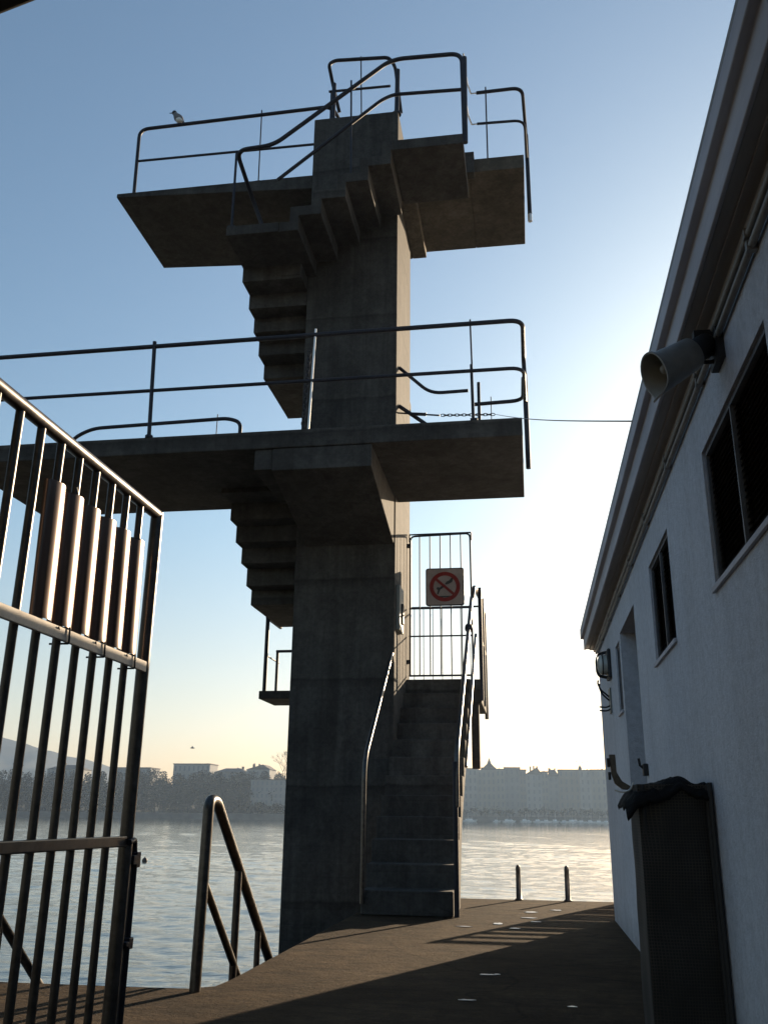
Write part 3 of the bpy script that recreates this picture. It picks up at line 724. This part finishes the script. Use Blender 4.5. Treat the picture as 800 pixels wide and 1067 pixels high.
vs += [(p[0] + (.004 if p[0] < .6 else 0), p[1] + .004, p[2] - .012) for p in vs]
n = ny_ + 1; N_ = (nx_ + 1) * n; fs = []
for i in range(nx_):
    for j in range(ny_):
        a = i * n + j; fs += [(a, a + n, a + n + 1, a + 1), (N_ + a, N_ + a + 1, N_ + a + n + 1, N_ + a + n)]
for i in range(nx_): fs += [(i * n, N_ + i * n, N_ + (i + 1) * n, (i + 1) * n), (i * n + ny_, (i + 1) * n + ny_, N_ + (i + 1) * n + ny_, N_ + i * n + ny_)]
for j in range(ny_): fs += [(j, j + 1, N_ + j + 1, N_ + j), (nx_ * n + j, N_ + nx_ * n + j, N_ + nx_ * n + j + 1, nx_ * n + j + 1)]
mb.add(vs, fs, True)
tag(mb.build('tarpaulin', M['tarp']), 'crumpled black tarpaulin lying over the top of the netted rack', 'tarpaulin')
ar = thing('folded_bracket', 'dark bent metal bracket sticking up at the rack\'s left side by the tarpaulin', 'bracket', (.36, 3.95, .97))
MB().prism([(.316, 1.105), (.342, 1.105), (.343, 1.035), (.362, 1.0), (.392, .982), (.392, .965), (.36, .968), (.332, .99), (.321, 1.03)], 3.94, 3.955, 'y').build('arm', M['ladder'], ar, .003)
mb = MB(); mb.box(.307, .318, 3.935, 3.958, 1.055, 1.09); mb.box(.309, .320, 3.935, 3.958, 1.005, 1.035); mb.build('lug', M['black'], ar, .002)
mb = MB(); mb.tube([(.33, 3.93, .965), (.36, 3.925, .955), (.39, 3.925, .965), (.405, 3.93, .995)], .0035, 6, .02); mb.build('wire', M['white_rod'], ar)

# ================= LEFT FOREGROUND GATE =================
GX = -1.35
fg = thing('barred_gate', 'galvanised barred gate standing open in the left foreground', 'gate', (GX, 3.06, 0))
G = M['gate']
mb = MB()
mb.tube([(GX, 1.28, 1.918), (GX, 3.06, 1.918)], .021, 20)
mb.build('top_rail', G, fg)
MB().tube([(GX, 3.06, .08), (GX, 3.06, 1.925)], .023, 20).build('gate_post', G, fg)
MB().tube([(GX, 1.28, .08), (GX, 1.28, 1.925)], .023, 20).build('gate_post', G, fg)
MB().box(GX + .014, GX + .026, 1.30, 3.034, 1.325, 1.362).build('flat_bar', M['gate_flat'], fg, .002)
MB().box(GX - .012, GX + .0165, 1.30, 3.034, .748, .782).build('lower_rail', G, fg, .004)
MB().box(GX - .02, GX + .0205, 1.30, 3.034, .12, .16).build('lower_rail', G, fg, .004)
for k in range(14):
    yy = 2.912 - .1165 * k
    if yy < 1.36: break
    MB().tube([(GX - .002, yy, .13), (GX - .002, yy, 1.902)], .0125, 14).build('bar', G, fg)
# corrugated glossy sheet tied behind the bars
mb = MB(); npts = 17; sect = []
for k in range(6):
    cy_ = 2.3295 + .1165 * k - .05
    for i in range(npts):
        a = math.pi * i / (npts - 1); sect.append((GX + .000 + .030 * math.sin(a), cy_ + .05 - .0485 * math.cos(a)))
zt, zb_ = 1.772, 1.366
def lean(x_, y_, z_): return (x_ - (z_ - 1.366) * .022, y_, z_)
n = len(sect)
for off, flip in ((0, 0), (.003, 1)):
    mb.add([lean(p[0] - off, p[1], z_) for p in sect for z_ in (zb_, zt)], [((2 * i, 2 * i + 1, 2 * i + 3, 2 * i + 2) if flip else (2 * i, 2 * i + 2, 2 * i + 3, 2 * i + 1)) for i in range(n - 1)], True)
for z_ in (zb_, zt):
    mb.add([lean(p[0] - off, p[1], z_) for p in sect for off in (0, .003)], [(2 * i, 2 * i + 2, 2 * i + 3, 2 * i + 1) for i in range(n - 1)])
sh = tag(mb.build('corrugated_sheet', M['sheet']), 'glossy brown corrugated sheet tied over the bars of the left gate', 'sheet')
for yy, zz in ((2.446, 1.772), (2.912, 1.768), (2.446, 1.345), (2.68, 1.345), (2.912, 1.345)):
    mb = MB()
    if zz > 1.5: mb.tube([(GX - .002 + .016 * math.cos(k * math.pi / 6), yy + .016 * math.sin(k * math.pi / 6), zz) for k in range(13)], .0035, 6)
    else: mb.tube([(GX - .03, yy + .012, zz - .024), (GX + .031, yy + .012, zz - .024), (GX + .031, yy + .008, zz + .022), (GX - .03, yy + .008, zz + .022)], .003, 6, .004); 
    mb.tube([(GX + .015, yy - .01, zz), (GX + .03, yy - .055, zz + .012)], .002, 5)
    mb.build('cable_tie', M['black'], fg)
# drop bolt
mb = MB(); mb.tube([(GX + .025, 3.03, .762), (GX + .022, 3.07, .768), (GX + .012, 3.102, .766), (GX + .012, 3.116, .70)], .010, 10, .02)
mb.tube([(GX + .012, 3.116, .71), (GX + .012, 3.116, .10)], .0115, 10)
db = mb.build('drop_bolt', RM, fg)
for z0, z1 in ((.68, .73), (.43, .465), (.10, .16)):
    MB().prism([(3.075, z0 + .01), (3.098, z0 + .01), (3.098, z0), (3.133, z0), (3.133, z1), (3.098, z1), (3.098, z1 - .01), (3.075, z1 - .01)], GX - .006, GX + .028, 'x').build('bolt_guide', RM, db, .003)

# ================= LADDER RAILS AT THE WATER STEPS =================
def ladder_rail(x, y0, label, grp='handrails of the steps into the lake'):
    t_ = thing('step_handrail', label, 'handrail', (x, y0, 0), grp)
    MB().tube([(x, y0 - .02, -.01), (x, y0, .93), (x, y0 + .12, .93), (x, y0 + 2.7, -1.06)], .029, 14, .10).build('top_rail', M['ladder'], t_)
    MB().tube([(x, y0 + .0, .52), (x, y0 + 2.0, -1.06)], .021, 12).build('middle_rail', M['ladder'], t_)
    MB().tube([(x, y0 + .60, -.7), (x, y0 + .60, .555)], .022, 12).build('post', M['ladder'], t_)
    MB().tube([(x, y0 + 1.08, -1.2), (x, y0 + 1.08, .185)], .019, 12).build('post', M['ladder'], t_)
    return t_
ladder_rail(-1.73, 4.95, 'dark steel handrail bending down to the water beside the deck edge, in full view')
ladder_rail(-3.42, 4.86, 'dark steel handrail half hidden behind the bars of the left gate')
# small posts on the deck's far edge
def edge_post(x, y, label):
    t_ = thing('edge_post', label, 'post', (x, y, 0), 'short posts on the deck\'s far edge')
    MB().lathe([(.0, .002), (.045, .002), (.045, .012), (.03, .02), (.026, .30), (.028, .32), (.022, .352), (.010, .365), (0, .367)], (x, y, 0), (0, 0, 1), 16).build('shaft', M['ladder'], t_)
    return t_
edge_post(-.19, 10.93, 'short dark post on the far deck edge, nearer the stairs')
edge_post(.34, 10.93, 'short dark post on the far deck edge, nearer the white building')

# puddles / ice flecks on the deck
pud = [(-.60, 8.18, .07, .022), (-.33, 8.47, .055, .06), (-.18, 8.15, .05, .03), (-.07, 9.02, .09, .03), (-.02, 8.71, .05, .02), (-.06, 9.56, .08, .05), (.19, 9.82, .07, .04), (-.36, 4.99, .05, .010), (-.29, 5.78, .05, .014), (-.24, 5.80, .02, .01), (.15, 4.93, .03, .008)]
plabel = ['long bright ice fleck nearest the foot of the stairs', 'bright ice fleck on the sunlit strip right of the stairs', 'ice fleck at the edge of the striped shadow', 'ice fleck in the middle of the far sunny strip', 'small faint ice fleck in the striped shadow', 'ice fleck close below the left deck post', 'ice fleck close below the right deck post', 'thin ice fleck in the broad foreground shadow', 'ice fleck just inside the large shadow edge', 'tiny ice chip beside the fleck inside the shadow edge', 'faint ice fleck near the netted rack in shadow']
for (x, y, a_, b_), lb in zip(pud, plabel):
    mb = MB(); n = 14; rim = []
    for k in range(n):
        a = 2 * math.pi * k / n; q = 1 + .9 * noise.noise(Vector((x * 9 + 1.8 * math.cos(a), y * 7 + 1.8 * math.sin(a), 0)))
        rim.append((x + .75 * a_ * q * math.cos(a), y + b_ * q * math.sin(a)))
    mb.prism(rim, .003, .006, 'z'); tag(mb.build('ice_fleck', M['white_ice']), lb, 'ice', 'bright ice flecks on the deck')

fc = thing('slatted_fence', 'low slatted timber fence on the deck behind the far corner of the white building', 'fence', (2.0, 10.9, 0))
for px in (.93, 1.9, 3.0, 4.1): MB().box(px - .03, px + .03, 10.88, 10.94, .002, 1.20).build('post', M['beam'], fc, .004)
for z0, z1 in ((.06, .24), (.255, .42), (.435, .60), (.615, .80), (.815, .90), (.935, .985), (1.03, 1.07), (1.12, 1.18)): MB().box(.90, 4.2, 10.85, 10.877, z0, z1).build('slat', M['beam'], fc, .003)
# ================= WIRE, BIRDS, BUOY =================
mb = MB(); a_, b_ = Vector((-.28, 11.0, 5.90)), Vector((.548, 4.14, 2.675)); 
mb.tube([a_ + (b_ - a_) * (k / 12) + Vector((0, 0, -.03 * math.sin(math.pi * k / 12))) for k in range(13)], .0045, 6)
tag(mb.build('wire', M['ladder']), 'thin wire stretched from the lower platform to the building roof', 'wire')

def perched_gull(x, y, z):
    t_ = thing('perched_bird', 'small grey and white bird perched on the top left railing', 'bird', (x, y, z), )
    s_ = 1.0
    # body: one continuous swept surface, tail (right) to beak (left)
    spine = [(.115, 0, .01, .006), (.085, 0, .035, .028), (.055, 0, .06, .052), (.025, 0, .09, .068), (-.005, 0, .125, .066), (-.028, 0, .16, .052), (-.045, 0, .19, .038), (-.058, 0, .215, .036), (-.078, 0, .225, .028), (-.095, 0, .224, .010)]
    vs = []; n = 12
    for i, (px, py, pz, r_) in enumerate(spine):
        a0 = spine[max(0, i - 1)]; a1 = spine[min(len(spine) - 1, i + 1)]
        d = Vector((a1[0] - a0[0], 0, a1[2] - a0[2])).normalized(); up = Vector((0, 1, 0)); sd = d.cross(up)
        for k in range(n):
            a = 2 * math.pi * k / n; vs.append(Vector((x + px, y + py, z + pz)) + up * math.cos(a) * r_ * .9 + sd * math.sin(a) * r_)
    fs = [(i * n + k, i * n + (k + 1) % n, (i + 1) * n + (k + 1) % n, (i + 1) * n + k) for i in range(len(spine) - 1) for k in range(n)]
    mb = MB(); mb.add(vs, fs, True); mb.add(vs[:n], [tuple(range(n))]); mb.add(vs[-n:], [tuple(range(n))]); bd = mb.build('body', M['bird_grey'], t_)
    MB().tube([(x - .088, y, z + .226), (x - .115, y, z + .224), (x - .155, y, z + .230)], .013, 8, 0, .003).build('beak', M['bird_dark'], t_)
    mb = MB(); mb.lathe([(0, -.04), (.028, -.034), (.040, -.012), (.039, .010), (.024, .030), (0, .036)], (x - .066, y, z + .222), (-.5, 0, .85), 12); mb.build('head_cap', M['bird_dark'], t_)
    mb = MB(); mb.lathe([(0, -.06), (.034, -.04), (.048, .0), (.040, .04), (0, .07)], (x + .035, y - .022, z + .045), (.7, 0, -.3), 12); mb.build('belly', M['bird_white'], t_)
    for sy in (-.018, .018):
        MB().tube([(x + .02, y + sy, z + .06), (x + .012, y + sy, z - .002)], .004, 6).build('leg', M['beak'], t_)
        mb = MB(); mb.tube([(x + .09, y + sy * 2.1, z + .045), (x + .05, y + sy * 2.4, z + .085), (x, y + sy * 2.5, z + .14), (x - .02, y + sy * 1.9, z + .165)], .010, 8, 0, .018); mb.build('wing', M['bird_grey'], t_)
    return t_
perched_gull(-5.11, 10.93, 11.175)
def flying_bird(x, y, z, s_, label, grp=None):
    mb = MB()
    mb.lathe([(0, -.5), (.07, -.35), (.13, 0), (.1, .25), (.06, .4), (0, .55)], (0, 0, 0), (1, 0, 0), 10)
    for q in (-1, 1):
        mb.add([(.15, 0, .05), (-.15, 0, .05), (-.12, q * .5, .28), (.12, q * .5, .28), (-.22, q * 1.05, .10), (-.12, q * 1.05, .10), (.13, 0, .0), (-.13, 0, .0), (-.1, q * .5, .25), (.1, q * .5, .25), (-.2, q * 1.04, .08)],
               [(0, 1, 2, 3), (3, 2, 4, 5), (6, 9, 8, 7), (9, 5, 4, 10, 8) if False else (9, 10, 8), (0, 3, 9, 6), (1, 7, 8, 2), (2, 8, 10, 4), (3, 5, 9), (5, 10, 9), (4, 10, 5)])
    o = mb.build('flying_bird', M['bird_dark']); o.location = (x, y, z); o.scale = (s_, s_, s_); o.rotation_euler = (R(10), 0, R(20))
    return tag(o, label, 'bird', grp)
flying_bird(-112, 300, 22.2, 1.7, 'lone dark bird flying low over the far left shore')
for k, (x, z) in enumerate([(30.0, 37.6), (33.6, 36.8), (37.2, 37.4)]):
    flying_bird(x, 640, z, 1.2, ['leftmost of the three tiny birds above the far roofs', 'middle and lowest of the three tiny birds above the far roofs', 'rightmost of the three tiny birds above the far roofs'][k], 'tiny birds above the far roofs')
mb = MB(); mb.lathe([(0, -.13), (.09, -.1), (.13, -.02), (.13, .05), (.09, .12), (.03, .15), (.02, .19), (0, .2)], (-18.5, 44.3, -1.26), (0, 0, 1), 16)
tag(mb.build('buoy', M['black']), 'small round black buoy floating on the lake left of the tower', 'buoy')

# ================= CANOPY ABOVE THE CAMERA =================
cp = thing('canopy', 'dark timber canopy whose edge shows in the top left corner', 'canopy', (-4.5, -1, 0))
# its front edge runs slightly askew to the deck
def ey(x): return 1.773 - (x + 1.30) * .23
mb = MB(); mb.prism([(-7.5, ey(-7.5)), (.35, ey(.35)), (.35, -5.5), (-7.5, -5.5)], 3.0, 3.14, 'z'); mb.build('roof', M['beam'], cp, .01)
mb = MB()
for yy in (.9, -1.2, -3.3): mb.box(-7.3, .2, yy, yy + .12, 2.84, 2.998)
mb.build('beam', M['beam'], cp, .006)
for px, py in ((-7.0, .96), (-7.0, -3.24), (.10, -3.24)): MB().box(px - .07, px + .07, py - .07, py + .07, .002, 2.838).build('post', M['beam'], cp, .006)

# ================= FAR SHORE BUILDINGS =================
def far_building(x0, x1, y, z_top, label, fac, floors=6, roof='flat', peak=None, base=1.0, dep=16, cols=None):
    b = thing('city_building', label, 'building', ((x0 + x1) / 2, y, base), 'buildings along the far shore')
    zr = z_top - (0 if roof == 'flat' else (z_top - base) * .14)
    MB().box(x0, x1, y, y + dep, base - 3, zr).build('wall', fac, b)
    mb = MB()
    if roof == 'flat': mb.box(x0 - .4, x1 + .4, y - .4, y + dep + .4, zr, zr + .5)
    elif roof == 'hip':
        q = min(6, (x1 - x0) * .3); mb.add([(x0 - .5, y - .5, zr), (x1 + .5, y - .5, zr), (x1 + .5, y + dep, zr), (x0 - .5, y + dep, zr), (x0 + q, y + dep * .4, z_top), (x1 - q, y + dep * .4, z_top)],
               [(0, 1, 5, 4), (1, 2, 5), (2, 3, 4, 5), (3, 0, 4), (0, 3, 2, 1)])
    elif roof == 'gable':
        xm = x0 + (x1 - x0) * (peak if peak else .5)
        mb.prism([(x0 - .5, zr), (x1 + .5, zr), (xm, z_top)], y - .3, y + dep, 'y')
    rf = mb.build('roof', M['roof'], b)
    mb = MB()
    for k in range(3):
        cx = x0 + (x1 - x0) * random.uniform(.12, .88); mb.box(cx - .5, cx + .5, y + dep * .4, y + dep * .4 + 1, zr, z_top + random.uniform(.3, 1.3))
    mb.build('chimney', M['roof'], rf)
    nc = cols or max(2, int((x1 - x0) / 3.0))
    fh = (zr - base - 1.5) / floors
    w0 = None
    for i in range(nc):
        cx = x0 + (x1 - x0) * (i + .5) / nc
        for j in range(floors):
            z0 = base + 1.5 + fh * j
            if w0 is None:
                w0 = MB().box(cx - .6, cx + .6, y - .06, y - .01, z0 + fh * .2, z0 + fh * .78).build('window', M['window'], b); o_ = (cx, z0)
            else:
                wn = w0.copy(); COL.objects.link(wn); wn.location = (cx - o_[0], 0, z0 - o_[1])
    for j in (1, floors - 1): MB().box(x0, x1, y - .35, y - .0, base + 1.5 + fh * j - .15, base + 1.5 + fh * j + .1).build('cornice', fac, b)
    return b
FB = [(-130, -104, 30, 'grey block with hipped roof, hidden behind the tower column', 'hip'), (-103, -80, 31, 'sand block with flat roof, behind the tower column', 'flat'), (-79, -57, 33, 'cream block with gabled roof, behind the foot of the stairs', 'gable'),
      (-56, -37.1, 33.4, 'flat roofed block just left of the steeple on the far shore', 'flat'), (-24.2, -18.5, 33.0, 'narrow low block just right of the steeple', 'flat'), (-18.6, -8.0, 34.1, 'taller flat roofed block, second right of the steeple', 'flat'),
      (-8.1, -3.9, 32.6, 'slim step between the taller flat block and the gabled house', 'flat'), (-4.0, 6.8, 34.6, 'gabled block with its ridge peak leaning right', 'gable'), (6.7, 10.9, 31.4, 'lowest small block right of the gable peak', 'flat'), (10.8, 18.1, 33.4, 'small hipped block between the two long flat blocks', 'hip'),
      (18, 32.1, 32.7, 'long flat block left of the small chimney turret', 'flat'), (32.0, 39.6, 32.5, 'block carrying the small turret at its left end', 'flat'), (39.5, 53.1, 32.8, 'long flat block touching the white building edge', 'flat'),
      (53, 74, 34, 'cream block right of the long flat block, behind the bath house', 'hip'), (75, 98, 31, 'grey block farther right, behind the bath house', 'flat'), (99, 125, 33, 'sand block at the right end of the far row', 'gable')]
for i, (x0, x1, zt_, lb, rf_) in enumerate(FB):
    far_building(x0, x1, (640 if x0 > -60 else 600 + (x0 + 120) * .6) + 14 + (i % 2) * .2, zt_, 'hazy ' + lb, FAC[i % 4], 6, rf_, .72 if zt_ == 34.6 else .5)
# steeple house
st = thing('city_church', 'hazy block with a pointed steeple on the far shore right of the tower', 'church', (-30, 655, 1), 'buildings along the far shore')
MB().box(-37.2, -24.2, 654.1, 670, -2, 32.8).build('wall', FAC[0], st)
mb = MB(); mb.box(-34.5, -23.6 - .7, 654.6, 668, 32.8, 34.4); mb.build('roof', M['roof'], st)
mb = MB(); mb.add([(-33, 656, 34.4), (-24.8, 656, 34.4), (-24.8, 664, 34.4), (-33, 664, 34.4), (-30.4, 658.5, 37), (-27.4, 658.5, 37), (-27.4, 661.5, 37), (-30.4, 661.5, 37), (-28.9, 660, 41.2)],
    [(0, 1, 5, 4), (1, 2, 6, 5), (2, 3, 7, 6), (3, 0, 4, 7), (4, 5, 8), (5, 6, 8), (6, 7, 8), (7, 4, 8), (3, 2, 1, 0)]); mb.build('steeple', M['roof'], st)
for i in range(4):
    for j in range(6): MB().box(-36 + i * 3.1, -34.8 + i * 3.1, 654.0, 654.09, 4 + j * 4.8, 7 + j * 4.8).build('window', M['window'], st)
tr = MB(); tr.lathe([(1.2, 32), (1.2, 34.6), (.3, 36), (0, 37)], (33, 660, 0), (0, 0, 1), 8)
tag(tr.build('roof_turret', M['roof']), 'tiny pointed turret on a far roof below the three birds', 'turret')
# left shore houses, among the trees
LB = [(-322, -298, 32.3, 'pale house behind the left gate bars, on the wooded shore', 'hip'), (-278, -250, 30.2, 'low roofed house seen through the last gate bars', 'flat'), (-233, -208, 32.6, 'long flat roofed house above the trees right of the gate', 'flat'),
      (-206, -184, 30.6, 'low house with a long roof in the middle of the wooded shore', 'hip'), (-183, -167.5, 32.6, 'gabled house peeking above the trees left of the swim handrail', 'gable'), (-153.5, -138, 32.3, 'tall pale house touching the left edge of the tower column', 'flat')]
for i, (x0, x1, zt_, lb, rf_) in enumerate(LB):
    far_building(x0, x1, 592 + (i % 2) * 3, zt_, 'hazy ' + lb, FAC[(3, 1, 3, 2, 3, 0)[i]], 4, rf_, .7, base=10)
far_building(-174, -150, 574, 22.2, 'hazy pale facade with window rows low on the shore beside the column', FAC[1], 5, 'flat', base=2)

# trees of the far left shore
def clump_mesh(mb, cx, cy, cz, rx, rz, n, leaf):
    for k in range(n):
        while True:
            p = Vector((random.uniform(-1, 1), random.uniform(-1, 1), random.uniform(-1, 1)))
            if .25 < p.length < 1: break
        p = Vector((cx + p.x * rx, cy + p.y * rx, cz + p.z * rz)); s_ = leaf * random.uniform(.6, 1.4)
        a = Vector((random.uniform(-1, 1), random.uniform(-1, 1), random.uniform(-1, 1))).normalized(); b = a.orthogonal().normalized(); c = a.cross(b)
        mb.add([p + b * s_, p + c * s_ * .8, p - b * s_, p - c * s_ * .8], [(0, 1, 2, 3)])
mb = MB(); x = -470
while x < -128:
    for row in range(3):
        xx = x + random.uniform(-3, 3); yy = 572 + row * 6 + random.uniform(-2, 2); gz = 1.5 + row * 3
        top = (17 + row * 5.2) + 2.4 * noise.noise(Vector((xx * .06, row, 0))) + random.uniform(-1.2, 1.2)
        if row == 2: top = min(top, 29.6)
        if -176 < xx < -148 and row < 1: top -= 9
        rx = random.uniform(3.0, 4.6)
        for q in range(5):
            clump_mesh(mb, xx + random.uniform(-2, 2), yy, gz + (top - gz) * (.25 + .62 * q / 4), rx * (1.1 - .5 * abs(q / 4 - .4)), (top - gz) * .16, 150, .46)
        mb.tube([(xx, yy, gz - 3), (xx, yy, gz + (top - gz) * .6)], .35, 5)
    x += 5.0
tag(mb.build('far_wood', M['foliage']), 'hazy dark wooded bank of the far left shore', kind='stuff')
mb = MB()
for k in range(90):
    xx = -128 + 260 * k / 90 + random.uniform(-1, 1); yy = (566 if xx < -120 else (640 if xx > -60 else 560 + (xx + 120) / 60 * 80)) + 7
    h_ = random.uniform(4.5, 7.5)
    clump_mesh(mb, xx, yy, 2 + h_ * .6, 1.8, h_ * .38, 60, .42); mb.tube([(xx, yy, 1), (xx, yy, 5)], .2, 5)
tag(mb.build('promenade_trees', M['foliage']), 'low line of trees and parked vehicles along the far promenade', kind='stuff')
# individual trees that stand out
cf = thing('conifer', 'pointed dark conifer behind the leftmost gate bars', 'tree', (-334, 575, 8))
MB().tube([(-334, 575, 4), (-334, 575, 39)], .5, 6, 0, .1).build('trunk', M['bark'], cf)
mb = MB()
for q in range(10):
    clump_mesh(mb, -334, 575, 14 + q * 2.8, 5.4 * (1 - q / 11) + .5, 1.6, 60, .9)
mb.build('crown', M['foliage'], cf)
bt = thing('bare_tree', 'bare winter tree beside the tall pale house, left of the column', 'tree', (-155.5, 580, 10))
mb = MB()
def branch(p, d, ln, r_, lv):
    q = p + d * ln; mb.tube([p, q], r_, 5, 0, r_ * .65)
    if lv == 0: return
    for k in range(3 if lv > 1 else 4):
        nd = (d + Vector((random.uniform(-.8, .8), random.uniform(-.8, .8), random.uniform(-.2, .5)))).normalized(); branch(q, nd, ln * .72, r_ * .6, lv - 1)
branch(Vector((-156.5, 585, 10)), Vector((0, 0, 1)), 11, .4, 5); mb.build('trunk', M['bark'], bt)
# moored boats
def boat():
    t_ = thing('moored_boat', 'small white boat moored along the far quay', 'boat', (0, 0, 0), 'small white boats along the far quay')
    mb = MB(); mb.add([(-3.6, 0, .9), (-3.2, -1.1, .8), (1.8, -1.1, .9), (4.2, 0, 1.2), (1.8, 1.1, .9), (-3.2, 1.1, .8), (-3.2, 0, -.2), (-2.9, -.8, -.2), (1.5, -.8, -.2), (3.2, 0, -.1), (1.5, .8, -.2), (-2.9, .8, -.2)],
        [(0, 1, 2, 3, 4, 5), (1, 7, 8, 2), (2, 8, 9, 3), (3, 9, 10, 4), (4, 10, 11, 5), (5, 11, 6, 0), (0, 6, 7, 1)]); mb.build('hull', M['boat'], t_)
    MB().prism([(-1.6, .9), (1.2, .95), (.5, 1.8), (-1.4, 1.8)], -.7, .7, 'y').build('cabin', M['boat'], t_)
    MB().tube([(.4, 0, 1.0), (.4, 0, 6.5)], .05, 5).build('mast', M['boat'], t_)
    return t_
bs = [-43, -40.5, -24, -17, -14.5, -5.5, -3.2, 3.0, 8.5, 14.0, 20, 24.5, 27, 31, 36.5, 42, 46.5]
b0 = boat()
for i, x in enumerate(bs):
    o = b0 if i == 0 else copy_tree(b0)
    o.location = (x, 634 + random.uniform(-2, 3), -1.25); o.rotation_euler = (0, 0, random.uniform(-.9, .9)); s_ = random.uniform(.8, 1.1); o.scale = (s_, s_, s_)

# ================= HAZE =================
mb = MB(); mb.box(-1700, 1700, -60, 1700, -3.2, 160)
hz = mb.build('haze', M['black']); tag(hz, 'pale morning haze over the lake', kind='stuff')
m = bpy.data.materials.new('haze_air'); m.use_nodes = True; n_ = m.node_tree.nodes; n_.clear()
out = n_.new('ShaderNodeOutputMaterial'); pv = n_.new('ShaderNodeVolumePrincipled')
pv.inputs['Color'].default_value = (.52, .70, .95, 1); pv.inputs['Density'].default_value = .00019; pv.inputs['Anisotropy'].default_value = .35
m.node_tree.links.new(pv.outputs[0], out.inputs['Volume']); hz.data.materials.clear(); hz.data.materials.append(m)
